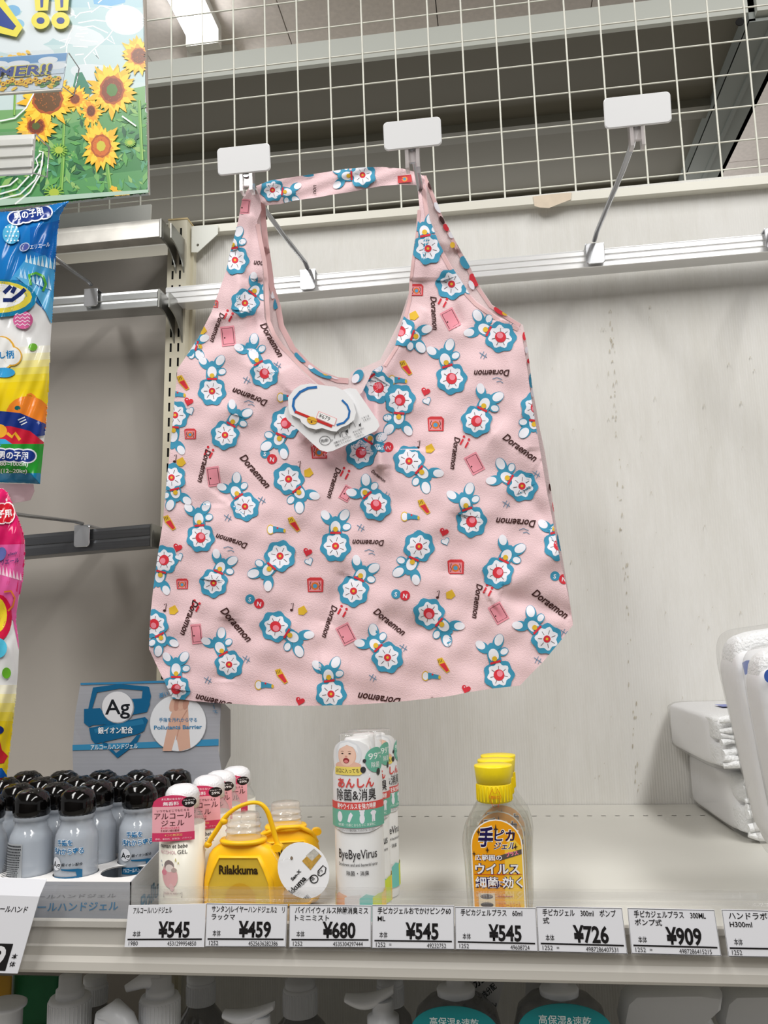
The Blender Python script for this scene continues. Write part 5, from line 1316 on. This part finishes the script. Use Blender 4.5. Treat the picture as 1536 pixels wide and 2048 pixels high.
def pa(t, c):
    f = quad_fn(*c); p = Print(lambda u, v, l: f(1+(u-137)/217.0, 1-(v-105)/80.0, l), lift=.0003, dl=.000008, ydown=True, rough=.3)
    p.rect(-80, 106, 136, 128, (96, 150, 200)); p.rect(-80, 124, 136, 152, (196, 214, 228))
    for x, y, a in [(40, 124, 24), (100, 120, 20), (0, 122, 20), (120, 134, 20)]: p.oval(x, y, a, 8, (222, 230, 236))
    r3 = random.Random(4)
    for k in range(60):
        x = r3.uniform(-78, 134); p.oval(x, r3.uniform(160, 182), r3.uniform(4, 9), 3, [(96, 150, 70), (222, 176, 40), (58, 120, 60), (236, 196, 60)][k % 4], r3.uniform(-30, 30), n=8)
    for k in range(22):
        x = -74+k*9.6; y = 160+(k*7 % 11); p.oval(x, y, 5.5, 5.5, (232, 184, 44), n=12, wob=.15, k=6); p.oval(x, y, 2.2, 2.2, (130, 60, 28), n=8)
    p.text('SUMMER!!', 110, 152, 31, NVY, 0, .03, .1, 205, 'R', outline=(216, 206, 90), ow=.05)
    p.build('lettering', t)
strip_holder('clear holder with a blue sunflower summer strip in front of the poster', [(-80, 120), (135, 105), (124, 176), (-80, 190)], pa)
def pb2(t, c): pass
sh2 = P(-80, 300, -.36)
t = thing('label_holder', 'empty silver ribbed label holder below the summer strip', 'label holder', P(30, 310, -.36))
q = [P(-80, 275, -.36), P(69, 268, -.36), P(64, 346, -.36), P(-80, 354, -.36)]
mb = MB(); k = 7
for i in range(k):
    a0, a1 = i/k, (i+1)/k; d = .003*math.sin(math.pi*(i % 2)) + (.0022 if i % 2 else 0)
    tl, tr, br, bl = q[0].lerp(q[3], a0), q[1].lerp(q[2], a0), q[1].lerp(q[2], a1), q[0].lerp(q[3], a1)
    o_ = Vector((0, -d, 0)); mb.hexa([bl+o_, br+o_, tr+o_, tl+o_], [p+Vector((0, .003, 0)) for p in (bl, br, tr, tl)], mat('silver_plastic', (232, 233, 228), .3, .1))
mb.build('ribbed_strip', t)
qq = [p+Vector((0, -.006, 0)) for p in q]; MB().hexa([qq[3], qq[2], qq[1], qq[0]], [p+Vector((0, .0008, 0)) for p in (qq[3], qq[2], qq[1], qq[0])], M_clear).build('clear_cover', t)
MB().tube([q[1]+Vector((.001, 0, 0)), q[1]+Vector((.006, .02, -.004)), q[2]+Vector((.006, .02, .006)), q[2]+Vector((.001, 0, 0))], .0008, M_chrome, 8).build('wire_arm', t)
# white ledge under the poster
lq = [(60, 436), (302, 408), (300, 440), (60, 462)]
a_ = [P(x, y, -.03) for x, y in lq]
mb = MB(); mb.hexa([a_[3], a_[2], a_[1], a_[0]], [p+Vector((0, .004, 0)) for p in (a_[3], a_[2], a_[1], a_[0])], M_white_paint)
tag(mb.build('header_ledge'), 'white enamel ledge strip directly under the sunflower poster', 'ledge')

# ------------------------------------------------------------------ nappy packs hanging at the side
def pack(name, lab, outline, Y, depth, base, seed):
    t = thing(name, lab, 'pack', P(sum(p[0] for p in outline)/len(outline), sum(p[1] for p in outline)/len(outline), Y))
    xs = [p[0] for p in outline]; ys = [p[1] for p in outline]; x1 = max(xs); y0, y1 = min(ys), max(ys)
    def S(px, py, l):
        # distance to outline gives the puff
        d = 1e9
        for i in range(len(outline)):
            ax, ay = outline[i]; bx, by = outline[(i+1) % len(outline)]; dx, dy = bx-ax, by-ay; L2 = dx*dx+dy*dy+1e-9
            tt = max(0, min(1, ((px-ax)*dx+(py-ay)*dy)/L2)); d = min(d, math.hypot(px-ax-dx*tt, py-ay-dy*tt))
        puff = depth*(1-math.exp(-d/26.0))
        w_ = .0011*math.sin(px*.11+py*.013+seed)+.0009*math.sin(py*.05-px*.05)+.0006*math.sin(px*.23+py*.09)
        return P(px, py, Y-puff-w_*min(1, d/8)-l)
    m = mat(name+'_film', base, .14, 0, .5, coat=.6)
    mb = MB(); cloth(outline, 11, S, m, mb); 
    n = len(outline); mb.add([P(x, y, Y) for x, y in outline]+[P(x, y, Y+depth) for x, y in outline], [(i, (i+1) % n, n+(i+1) % n, n+i) for i in range(n)]+[tuple(range(n, 2*n))], m)
    mb.build('pack_body', t); return t, S
oa = [(-190, 440), (0, 424), (40, 421), (90, 412), (125, 405), (138, 402), (128, 416), (120, 432), (114, 470), (111, 520), (109, 560), (104, 640), (100, 700), (97, 780), (92, 850), (86, 900), (80, 968), (40, 966), (-190, 958)]
ta, S = pack('nappy_pack', 'shiny blue white and yellow nappy pack with boy size text, hanging beside the post', oa, -.34, .020, (236, 236, 236), 0)
cl = oa
pr = Print(S, 5, True, cl, .0006, .00004, .15); pr.cs = 4
pr.poly([(-190, 430), (140, 395), (114, 470), (111, 560), (106, 640), (60, 590), (0, 560), (-190, 540)], (26, 116, 190))
pr.poly([(60, 455), (120, 440), (112, 520), (60, 500)], (20, 96, 176)); pr.poly([(20, 560), (50, 520), (90, 510), (111, 530), (109, 600), (104, 625), (80, 560)], (70, 156, 210))
for k in range(8): x = 50+k*8; pr.poly([(x, 524+k*2), (x+3, 508+k), (x+6, 526+k*2)], (206, 228, 240))
for k in range(8): x = 40+k*8; pr.poly([(x, 556+k*3), (x+1, 536+k*2), (x+7, 560+k*3)], (170, 210, 236))
pr.poly([(104, 650), (108, 600), (60, 560), (30, 552), (70, 585), (92, 625)], (90, 170, 214))
for i, c in enumerate([(240, 238, 226), (240, 234, 190), (242, 230, 150), (240, 224, 104), (238, 216, 60), (236, 208, 30)]): pr.poly([(-190, 705+i*14), (110, 690+i*14), (110, 800), (-190, 800)], c)
pr.rect(-190, 778, 110, 835, (236, 206, 24))
pr.lift = .0024
pr.line([(62, 570), (58, 550), (72, 546), (86, 552), (92, 568), (86, 582)], 5, (86, 170, 60))
pr.oval(0, 596, 74, 38, (20, 120, 160)); pr.oval(-4, 594, 68, 32, (222, 206, 70)); pr.oval(-8, 592, 58, 25, (240, 242, 244))
for a, b in (((-12, 582), (-6, 570)), ((8, 586), (22, 572)), ((24, 586), (30, 574))): pr.line([a, b], 8, (26, 44, 104))
pr.line([(6, 600), (24, 600), (40, 588), (50, 578)], 8, (26, 44, 104))
pr.lift = .0024
pr.oval(22, 468, 17, 20, (86, 176, 216)); 
for k in range(16): pr.oval(12+(k % 4)*7+(k//4 % 2)*3, 454+(k//4)*9, 1.8, 1.8, (220, 236, 244), n=8)
pr.lift = .0024
pr.oval(46, 640, 20, 18, (208, 96, 150))
for k in range(4):
    pr.line([(30+j*5, 630+k*7-(j % 2)*3.5) for j in range(7)], 1.8, (240, 220, 232))
pr.oval(66, 694, 9, 7.5, (116, 184, 60)); 
pr.lift = .0024
pr.oval(4, 706, 28, 34, (232, 176, 60)); pr.oval(24, 712, 20, 20, (232, 176, 60)); pr.oval(2, 706, 26, 32, (242, 242, 240)); pr.oval(24, 712, 17.5, 17.5, (242, 242, 240)); pr.oval(8, 745, 22, 10, (60, 160, 216))
pr.text('柄', 12, 716, 17, (40, 130, 190), -4, .03); pr.text('し', 0, 716, 15, (40, 130, 190), -4, .03)
pr.lift = .0024
pr.oval(56, 832, 45, 40, (232, 130, 40)); pr.oval(35, 816, 6, 4.5, (24, 92, 92)); pr.line([(54, 790), (62, 788), (70, 794)], 4, (232, 130, 40))
pr.poly([(-190, 830), (0, 822), (40, 826), (92, 848), (92, 870), (60, 876), (-190, 860)], (26, 52, 130))
for k in range(3): pr.line([(36+k*3, 846+k*5-6), (50+k*2, 842+k*5-8)], 2.2, (230, 234, 240))
pr.poly([(-190, 858), (20, 852), (60, 862), (90, 886), (86, 896), (-190, 886)], (206, 34, 60)); pr.oval(-2, 862, 16, 14, (240, 176, 50)); pr.line([(14, 866), (24, 874), (30, 866), (40, 880)], 6, (240, 176, 50))
pr.poly([(-190, 876), (10, 878), (30, 892), (-190, 894)], (60, 168, 216))
pr.poly([(-190, 888), (90, 888), (84, 948), (-190, 950)], (40, 150, 50)); pr.poly([(-190, 948), (84, 946), (82, 972), (-190, 972)], (20, 124, 168))
for x, y, a in ((60, 430, -12), (28, 911, 2)):
    pr.lift = .0030
    for cc, e in (((232, 236, 244), 3), ((24, 52, 132), 0)):
        for k in range(4): pr.oval(x-27+k*18, y+k*math.tan(math.radians(a))*18-math.tan(math.radians(a))*27, 16+e, 12+e, cc, n=16)
    pr.text('男の子用', x-2, y+6+(-2 if a < 0 else 0), 17, (240, 242, 248), a, .03, 0, 60, 'C')
pr.text('長(80~100cm)', 56, 932, 11, (236, 244, 236), 1, .02, 0, 72, 'R'); pr.text('重(12~20kg)', 54, 946, 11, (236, 244, 236), 1, .02, 0, 66, 'R')
pr.lift = .0026
pr.oval(49, 494, 11, 8, (206, 214, 236), -30); pr.oval(49, 494, 9, 6.5, (84, 96, 170), -30); pr.text('エリエール', 60, 498, 10, (226, 232, 244), -8, .02, .2, 40)
pr.build('pack_print', ta)
mb = MB(); tl2 = [(-190, 962), (66, 968), (68, 982), (60, 1000), (20, 1008), (-190, 1010)]
a = [P(x, y, -.345) for x, y in tl2]; b = [p+Vector((0, .001, 0)) for p in a]; n = len(a)
mb.add(a+b, [tuple(range(n)), tuple(range(2*n-1, n-1, -1))], clear('pink_tinted_film', tint=(222, 200, 206), body=.3, bodycol=(214, 190, 196), gloss=.3)); mb.build('film_tail', ta)
ob_ = [(-190, 990), (-20, 975), (6, 977), (16, 986), (26, 1010), (36, 1035), (46, 1062), (50, 1085), (50, 1110), (45, 1160), (38, 1195), (33, 1225), (32, 1245), (36, 1270), (38, 1300), (36, 1345), (31, 1400), (24, 1460), (15, 1540), (11, 1610), (-190, 1630)]
tb_, S = pack('nappy_pack', 'shiny pink white and yellow nappy pack hanging below the blue pack', ob_, -.36, .018, (236, 234, 236), 2)
pr = Print(S, 5, True, ob_, .0006, .00004, .15); pr.cs = 4
pr.poly([(-190, 970), (60, 960), (60, 1100), (45, 1160), (40, 1190), (20, 1170), (-190, 1150)], (214, 30, 100)); pr.poly([(-190, 1095), (50, 1088), (46, 1160), (36, 1230), (38, 1300), (26, 1240), (-190, 1180)], (228, 98, 164))
for k in range(8): x = -10+k*7; pr.poly([(x, 1146+k*2), (x+2, 1124+k*3), (x+6, 1148+k*2)], (246, 206, 224))
for i, c in enumerate([(240, 236, 214), (242, 232, 170), (240, 224, 120), (238, 216, 70), (236, 208, 36)]): pr.rect(-190, 1370+i*18, 60, 1480, c)
pr.rect(-190, 1455, 60, 1640, (236, 206, 30)); pr.lift = .0018; pr.oval(-2, 1235, 26, 46, (206, 24, 66)); pr.oval(-8, 1230, 22, 36, (232, 206, 50))
pr.line([(8, 1184), (22, 1182), (30, 1196), (26, 1212), (16, 1222)], 3.5, (226, 130, 50)); pr.oval(-4, 1296, 18, 20, (84, 190, 220)); pr.oval(13, 1346, 9, 11, (112, 186, 52))
pr.lift = .0018
pr.poly([(-60, 1470), (-4, 1466), (4, 1500), (16, 1512), (8, 1526), (-20, 1530), (-60, 1520)], (206, 30, 46)); pr.oval(-6, 1460, 14, 9, (30, 46, 110)); pr.poly([(-190, 1540), (4, 1536), (20, 1560), (20, 1620), (-190, 1640)], (24, 96, 184))
pr.lift = .0018
for k in range(4): pr.oval(-20+k*12, 1030-k*1.5, 15, 22, (246, 226, 230), n=14)
for k in range(4): pr.oval(-20+k*12, 1030-k*1.5, 12.5, 19.5, (204, 24, 44), n=14)
pr.text('女の子用', 24, 1032, 17, (244, 240, 242), -6, .03, 0, 62, 'R'); pr.oval(2, 1108, 10, 14, (96, 104, 168), 20); pr.text('elleair', 16, 1112, 8, (70, 66, 110), -14, .02, .2, 20); pr.text('エリエール', 38, 1124, 11, (60, 60, 110), -8, .02, .2, 48, 'R')
pr.build('pack_print', tb_)

# ------------------------------------------------------------------ white towel packs in clear plastic on the far end
M_towel = mat('white_terry', (240, 241, 242), .9, 0, .1, bump=.9, bscale=420); M_paper = mat('soft_white_wrap', (236, 236, 238), .55, 0, .3, bump=.5, bscale=60)
def soft_box(mb, c, ax, ay, az, m, bulge=.12, n=12, rough_=.0, seed=0, e=5.0):
    """superellipsoid box; ax, ay, az are half-axis vectors"""
    rr = random.Random(seed); ph = [rr.uniform(0, 6) for _ in range(6)]
    vs = []; N = n*2; Mv = n
    for i in range(Mv+1):
        th = -math.pi/2+math.pi*i/Mv
        for j in range(N):
            a = 2*math.pi*j/N; cx, sx = math.cos(th), math.sin(th); ca, sa = math.cos(a), math.sin(a)
            pw = lambda q: math.copysign(abs(q)**(2/e), q)
            x, y, z = pw(cx)*pw(ca), pw(cx)*pw(sa), pw(sx)
            k = 1+rough_*(math.sin(7*a+ph[0]+3*th)+.6*math.sin(9*th+ph[1]+2*a)+.5*math.sin(15*a-6*th+ph[2]))
            vs.append(Vector(c)+ax*x*k+ay*y*k+az*z*(1+rough_*math.sin(5*x+ph[3])*1.2))
    fs = [(i*N+j, i*N+(j+1) % N, (i+1)*N+(j+1) % N, (i+1)*N+j) for i in range(Mv) for j in range(N)]
    mb.add(vs, fs, m, True)
def towel_pack(lab, c, ax, ay, az, seed, logo):
    t = thing('towel_pack', lab, 'towel pack', (c[0], c[1], c[2]-az.z if abs(az.z) > .01 else c[2]), 'packs of white towels')
    # folded layers showing at the open end, wrapped by a paper sleeve
    for k in range(2):
        mb = MB(); soft_box(mb, Vector(c)+az*(-.5+k)*.98, ax*.97, ay*.97, az*.50, M_towel, rough_=.010, seed=seed+k, n=22, e=7); mb.build('folded_towel', t)
    mb = MB(); r = Vector(c)+ay*.13
    soft_box(mb, r, ax*1.0, ay*.89, az*1.02, M_paper, rough_=.003, seed=seed+5, n=24, e=9); mb.build('paper_sleeve', t)
    for k in range(7):   # terry edges curling at the open end
        zz = -.82+k*.27; path = []
        for j in range(15):
            u = -.92+1.84*j/14; path.append(Vector(c)-ay*(.985+.02*math.sin(j*1.7+k))+ax*u+az*(zz+.09*math.sin(j*.9+k*2.1+seed)))
        MB().tube(path, [.0035+.0012*math.sin(j+k) for j in range(15)], M_towel, 8).build('towel_edge', t)
    mb = MB(); soft_box(mb, c, ax*1.03, ay*1.05, az*1.05, M_film, rough_=.012, seed=seed+9, n=24, e=9); mb.build('plastic_wrap', t)
    logo(t); return t
# the stacked pair lies with its narrow end toward the wall
b0 = PZ(1368, 1606, .0); b1 = PZ(1480, 1690, .0)
d = (b1-b0); d.z = 0; Ld = d.length; dy_ = -d.normalized(); dx_ = Vector((-dy_.y, dy_.x, 0)); dx_ = dx_ if dx_.x > 0 else -dx_
hz = (P(1447, 1548, b1.y).z-.004)/2*.98
def lg(t):
    pass
c1 = (b0+b1)/2+dx_*.085; c1.z = hz*1.06+.001
towel_pack('white towel pack in clear plastic lying on the shelf, bottom one of two', c1, dx_*.080, dy_*(Ld/2/1.05), Vector((0, 0, hz)), 3, lg)
u0 = P(1332, 1490, b0.y+.0); hz2 = (P(1325, 1398, b0.y).z-P(1338, 1488, b0.y).z)/2*.98
c2 = c1+Vector((-.020, -.004, hz*1.06+hz2*1.06+.001))
def lg2(t):
    f = lambda u, v, l: c2+dx_*u+dy_*v+Vector((0, 0, hz2*1.04+l))
    p = Print(f, .02, lift=.0012); p.rect(-.045, -.02, -.018, .012, (120, 130, 190))
    for k in range(4): p.text('ふわふわタオル', -.010, .008-k*.011, .008, (130, 132, 160), 0, .01, .1, .05)
    p.build('wrap_print', t)
towel_pack('white towel pack in clear plastic with blue print, lying on top of the other pack', c2, dx_*.080, dy_*(Ld/2/1.05), Vector((0, 0, hz2)), 13, lg2)
# packs standing upright and leaning
def leaning(lab, q, Y, depth, seed):
    tl, tr, br, bl = [P(x, y, Y) for x, y in q]; c = (tl+tr+br+bl)/4; ax = ((tr+br)-(tl+bl))/4; az = ((tl+tr)-(bl+br))/4
    t = thing('towel_pack', lab, 'towel pack', (c.x, c.y, 0), 'packs of white towels'); ay = Vector((0, depth, 0))
    mb = MB(); soft_box(mb, c+ay*.05, ax*.97, ay*.9, az*.98, M_towel, rough_=.006, seed=seed, n=18, e=7); mb.build('folded_towel', t)
    mb = MB(); soft_box(mb, c, ax*1.0+az*0, ay*1.0, az*.86, M_paper, rough_=.004, seed=seed+2, n=18, e=8); mb.build('paper_sleeve', t)
    mb = MB(); soft_box(mb, c, ax*1.02, ay*1.1, az*1.03, M_film, rough_=.010, seed=seed+3, n=22, e=7); mb.build('plastic_wrap', t)
    return t, c, ax, ay, az
t1, c, ax, ay, az = leaning('white towel pack standing on end and leaning over the lying packs, blue mark on it', [(1428, 1268), (1700, 1230), (1800, 1690), (1545, 1730)], -.40, .03, 21)
f = lambda px, py, l: P(px, py, -.40-.032-l)
p = Print(f, 1e9, True, lift=.0012); p.poly([(1484, 1326), (1492, 1321), (1504, 1320), (1500, 1332), (1494, 1348), (1490, 1350)], (58, 92, 170)); p.build('wrap_print', t1)
t2, *_ = leaning('white towel pack standing in front of the leaning one, cut by the frame', [(1484, 1300), (1760, 1270), (1860, 1720), (1580, 1750)], -.475, .022, 31)
p = Print(lambda px, py, l: P(px, py, -.475-.0245-l), 1e9, True, lift=.0012); p.oval(1540, 1352, 12, 14, (58, 92, 170)); p.build('wrap_print', t2)

# ------------------------------------------------------------------ pump bottles and sprays on the lower shelf
ZB = -.296
M_pump = mat('pump_plastic', (226, 228, 232), .35)
def pump(lab, px, Y, col_top, col_w, shaft_w, shaft_top, ribbed=True, body=None, head=None, grp='pump bottles on the lower shelf'):
    """collar top row, widths in px at that depth"""
    s = scale_at(Y); c = P(px, col_top, Y); r = col_w/2*s
    t = thing('pump_bottle', lab, 'bottle', (c.x, Y, ZB), grp)
    zc = c.z; zc0 = zc-col_w*.75*s
    m = MB(); m.lathe([(zc0, r*1.02), (zc-.002, r), (zc, r*.94), (zc+.0002, r*.5)], M_pump, (c.x, Y, 0), 28)
    if ribbed:
        for k in range(34):
            a = 2*math.pi*k/34; m.box((c.x+r*1.01*math.cos(a)-.0004, Y+r*1.01*math.sin(a)-.0004, zc0+.001), (c.x+r*1.01*math.cos(a)+.0004, Y+r*1.01*math.sin(a)+.0004, zc-.003), M_pump)
    m.build('collar', t)
    rs = shaft_w/2*s; zt2 = min(P(px, shaft_top, Y).z, SB-.004)
    MB().lathe([(zc, rs*1.25), (zc+.006, rs*1.22), (zc+.0065, rs), (zt2, rs*.98), (zt2+.0003, .0005)], M_pump, (c.x, Y, 0), 24).build('pump_shaft', t)
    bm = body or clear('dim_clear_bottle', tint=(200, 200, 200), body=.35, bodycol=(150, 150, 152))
    rb = r*1.75
    MB().lathe([(ZB+.0005, rb*.94), (ZB+.004, rb), (zc0-.030, rb), (zc0-.012, rb*.86), (zc0-.004, r*1.05), (zc0, r*.9)], bm, (c.x, Y, 0), 32).build('bottle_body', t)
    if head: head(t, c, zt2)
    return t
def spout(dx, dz=0.0):
    def h(t, c, z):
        m = MB(); m.tube([(c.x, c.y, z-.004), (c.x+dx*.5, c.y-.004, z-.003), (c.x+dx, c.y-.008, z-.008)], [.0075, .006, .003], M_pump, 12); m.build('spout', t)
    return h
pump('white pump bottle with ribbed collar beside the green refill pouch', 140, -.44, 1992, 80, 44, 1950)
pump('white pump bottle with ribbed collar and short spout, under the pink gels', 320, -.44, 1990, 76, 44, 1950, head=spout(-.026))
pump('large clear bottle with pale collar, in shade behind the two front pumps', 402, -.34, 1960, 54, 44, 1945)
pump('dim white pump bottle in the shade, between the two flat pump heads', 600, -.34, 1972, 64, 46, 1950)
pump('dim pump bottle far back, behind the second flat pump head', 780, -.28, 1965, 50, 40, 1950)
pump('dim white bottle behind the first ribbed pump', 190, -.34, 1965, 48, 36, 1950)
def flat_head(lab, px0, px1, py, Y, neck):
    s = scale_at(Y); a = P(px0, py+6, Y); b = P(px1, py-2, Y)
    t = thing('pump_bottle', lab, 'bottle', ((a.x+b.x)/2, Y, ZB), 'pump bottles on the lower shelf')
    m = MB(); n = 12; rings = []
    for i in range(n+1):
        k = i/n; x = a.x+(b.x-a.x)*k; z = a.z+(b.z-a.z)*k-.0042*math.sin(math.pi*k*1.1)+.002*k; w_ = .0035+.0065*math.sin(math.pi*min(1, .12+k*.9)); h_ = .0022+.0018*math.sin(math.pi*k)
        rings.append([Vector((x, Y+w_*math.cos(q), z+h_*math.sin(q)*(1 if math.sin(q) > 0 else 1.6))) for q in [2*math.pi*j/14 for j in range(14)]])
    m.rings(rings, M_pump); m.build('pump_head', t)
    nx = P(neck, py, Y).x; z1 = (a.z+b.z)/2-.003
    MB().lathe([(z1-.030, .0130), (z1-.012, .0125), (z1-.010, .0085), (z1, .0080)], M_pump, (nx, Y, 0), 24).build('collar', t)
    MB().lathe([(ZB+.0005, .026), (ZB+.004, .028), (z1-.055, .028), (z1-.038, .020), (z1-.028, .0132)], clear('dim_clear_bottle'), (nx, Y, 0), 28).build('bottle_body', t)
    return t
flat_head('pump bottle with flat wavy white head under the 459 yen tag', 448, 548, 2020, -.45, 520)
flat_head('pump bottle with flat wavy white head under the 545 yen tag of the pink line', 691, 788, 1988, -.45, 765)
# curved nozzle pump and the round topped one
t = thing('pump_bottle', 'pump bottle with a smooth bent white nozzle between the two ribbed pumps', 'bottle', (P(235, 2030, -.46).x, -.46, ZB), 'pump bottles on the lower shelf')
c = P(222, 2022, -.46); MB().tube([c+Vector((-.004, 0, -.020)), c+Vector((-.002, 0, -.004)), c+Vector((.003, -.001, 0)), c+Vector((.013, -.003, -.006)), c+Vector((.022, -.005, -.018)), c+Vector((.028, -.006, -.032))], [.0105, .0105, .0098, .0090, .0070, .0055], M_pump, 16).build('pump_head', t)
MB().lathe([(c.z-.045, .013), (c.z-.022, .0125), (c.z-.018, .006)], M_pump, (c.x-.003, -.46, 0), 24).build('collar', t)
MB().lathe([(ZB+.0005, .016), (ZB+.004, .017), (c.z-.070, .017), (c.z-.050, .015), (c.z-.043, .0132)], clear('dim_clear_bottle'), (c.x-.003, -.46, 0), 28).build('bottle_body', t)
t = thing('jar', 'white flat topped cap of a jar at the near end of the lower shelf', 'jar', (P(5, 2030, -.45).x, -.45, ZB))
c = P(8, 2008, -.45); MB().lathe([(c.z-.030, .0145), (c.z-.004, .0150), (c.z-.002, .0180), (c.z, .0182), (c.z+.001, .0165), (c.z+.0012, .0005)], M_pump, (c.x, -.45, 0), 28).build('cap', t)
MB().lathe([(ZB+.0005, .022), (ZB+.003, .024), (c.z-.045, .024), (c.z-.030, .016)], M_pump, (c.x, -.45, 0), 28).build('jar_body', t)
# refill pouches
def pouch(lab, px0, px1, py, Y, col, stripe):
    a, b = P(px0, py, Y), P(px1, py, Y); w_ = (b.x-a.x)/2; cx_ = (a.x+b.x)/2; zt3 = min(a.z, SB-.006)
    t = thing('refill_pouch', lab, 'pouch', (cx_, Y, ZB)); m = MB(); rings = []
    for i in range(9):
        k = i/8; z = ZB+.0008+(zt3-ZB)*k; d = .016*(1-k**2)+.0008
        rings.append([Vector((cx_+w_*math.copysign(abs(math.cos(q))**.5, math.cos(q)), Y+d*math.sin(q), z)) for q in [2*math.pi*j/20 for j in range(20)]])
    m.rings(rings, mat('pouch_'+stripe[0], col, .25, 0, .5, noise=.15, nscale=30)); m.build('pouch_body', t)
    p = Print(lambda u, v, l: Vector((cx_+u*w_, Y-.0165*(1-((v-ZB)/(zt3-ZB))**2)-.002-l, v)), lift=.0008)
    p.poly([(-.5, zt3-.05), (.6, zt3-.045), (.6, zt3-.038), (-.5, zt3-.042)], stripe[1]); p.oval(.1, zt3-.07, .5, .012, (236, 240, 236)); p.build('pouch_print', t)
pouch('dark green refill pouch on the lower shelf', 26, 118, 1952, -.36, (44, 118, 76), ('green', (200, 40, 50)))
pouch('yellow refill pouch at the end of the lower shelf beside the green pouch', -60, 24, 1952, -.37, (196, 150, 50), ('yellow', (240, 220, 120)))
# two bottles with teal labels
M_teal = mat('teal_label', (14, 142, 148), .4)
def teal(lab, px0, px1, pt, neck, Y):
    s = scale_at(Y); cx_ = P((px0+px1)/2, pt, Y).x; w_ = (px1-px0)/2*s; zt4 = P((px0+px1)/2, pt, Y).z
    t = thing('gel_dispenser', lab, 'bottle', (cx_, Y, ZB), 'teal labelled dispensers')
    nx = P(neck, pt, Y).x; zn = P(neck, 1983, Y).z
    MB().lathe([(ZB+.0005, w_*.98, .020), (ZB+.004, w_*1.04, .022), (zt4-.030, w_*1.06, .022), (zt4-.012, w_*.92, .021), (zt4-.004, w_*.66, .017), (zn-.001, w_*.36, .014)], clear('dim_clear_bottle'), (nx, Y, 0), 36, e=2.6).build('bottle_body', t)
    MB().lathe([(zn-.002, .0145), (zn+.002, .0150), (zn+.004, .0135), (zn+.0045, .0072), (min(zn+.02, SB-.004), .0070)], M_pump, (nx, Y, 0), 24).build('pump_collar', t)
    n = 24; ps = [(w_*1.0*math.cos(math.pi*k/n), zt4-.022+.022*math.sin(math.pi*k/n)**.8 if 0 < k < n else zt4-.022) for k in range(n+1)]
    ps = ps+[(-w_, ZB+.02), (w_, ZB+.02)]
    o_ = [Vector((cx_+u, Y-.0235, v)) for u, v in ps]; m = MB(); m.rings([o_, [q+Vector((0, .0008, 0)) for q in o_]], M_teal, smooth=False); m.build('teal_label', t)
    p = Print(lambda u, v, l: Vector((cx_+u, Y-.0235-l, zt4+v)), .01, lift=.0004)
    p.poly([(-w_*.98, -.0235), (-w_*.5, -.0262), (0, -.0272), (w_*.5, -.0262), (w_*.98, -.0235), (w_*.98, -.10), (-w_*.98, -.10)], (226, 232, 236))
    p.text('高保湿&速乾', 0, -.0138, .0068, (226, 240, 240), -1, .010, 0, w_*1.10, 'C'); p.text('スッキリなのにしっとり潤う', 0, -.0205, .0050, (226, 240, 240), -1, .010, 0, w_*1.60, 'C')
    p.build('lettering', t)
    return t, nx
a1, nx1 = teal('teal labelled gel dispenser under the tags reading 545 yen', 830, 990, 1986, 912, -.45)
a2, nx2 = teal('teal labelled gel dispenser under the tag reading 726 yen', 1040, 1206, 1981, 1118, -.45)
for t, q, txt in ((a1, [(935, 1950), (1012, 1950), (985, 2050), (922, 2040)], 1), (a2, [(1052, 1955), (1085, 1955), (1080, 2010), (1050, 2010)], 0)):
    c = [P(x, y, -.425) for x, y in q]; MB().hexa([c[3], c[2], c[1], c[0]], [p_+Vector((0, .0006, 0)) for p_ in (c[3], c[2], c[1], c[0])], mat('hanging_card', (214, 214, 216), .6)).build('hanging_card', t)
    if txt:
        p = Print(lambda u, v, l: P(u, v, -.425-l), ydown=True, lift=.0003)
        p.text('オーガニック', 925, 1992, 19, (40, 44, 48), -32, .03, .1, 90); p.text('保湿成分配', 952, 2012, 15, (40, 44, 48), -42, .02, .1, 56); p.text('ジェル', 965, 2040, 15, (40, 44, 48), -45, .02); p.build('card_lettering', t)
# trigger sprays
def trigger(lab, px0, px1, pt, Y, flip=1):
    s = scale_at(Y); a = P(px0, pt, Y); b = P(px1, pt, Y); w_ = b.x-a.x
    t = thing('trigger_spray', lab, 'bottle', ((a.x+b.x)/2, Y, ZB), 'white trigger sprays')
    prof = [(0, -.020), (.05, -.006), (.14, 0), (.80, .002), (1.0, .000), (.97, -.010), (.82, -.020), (.70, -.034), (.60, -.041), (.36, -.041), (.20, -.034), (.06, -.032), (.01, -.027)]
    zt5 = min(a.z, SB-.003)
    m = MB(); rings = []
    for dy, sc2 in ((-.0135, .90), (-.011, .97), (-.005, 1.0), (.005, 1.0), (.011, .97), (.0135, .90)):
        rings.append([Vector((a.x+w_*(.5+(u-.5)*sc2), Y+dy, zt5-.021+(v+.021)*sc2)) for u, v in prof])
    m.rings(rings, M_pump); m.build('spray_head', t)
    MB().tube([(a.x+w_*.80, Y, zt5-.020), (a.x+w_*.90, Y, zt5-.035), (a.x+w_*1.0, Y-.001, zt5-.055)], [.006, .0052, .0045], M_pump, 10).build('trigger', t)
    cx_ = a.x+w_*.48
    m = MB(); m.lathe([(zt5-.065, .0155), (zt5-.044, .0150), (zt5-.042, .013), (zt5-.038, .012)], M_pump, (cx_, Y, 0), 28); m.build('collar', t)
    MB().lathe([(ZB+.0005, .030), (ZB+.004, .033), (zt5-.110, .033), (zt5-.085, .025), (zt5-.064, .0152)], M_pump, (cx_, Y, 0), 28).build('bottle_body', t)
trigger('white trigger spray bottle under the 909 yen tag', 1232, 1440, 1974, -.43)
trigger('white trigger spray bottle beyond the 909 yen tag, half out of sight', 1428, 1640, 1976, -.37)
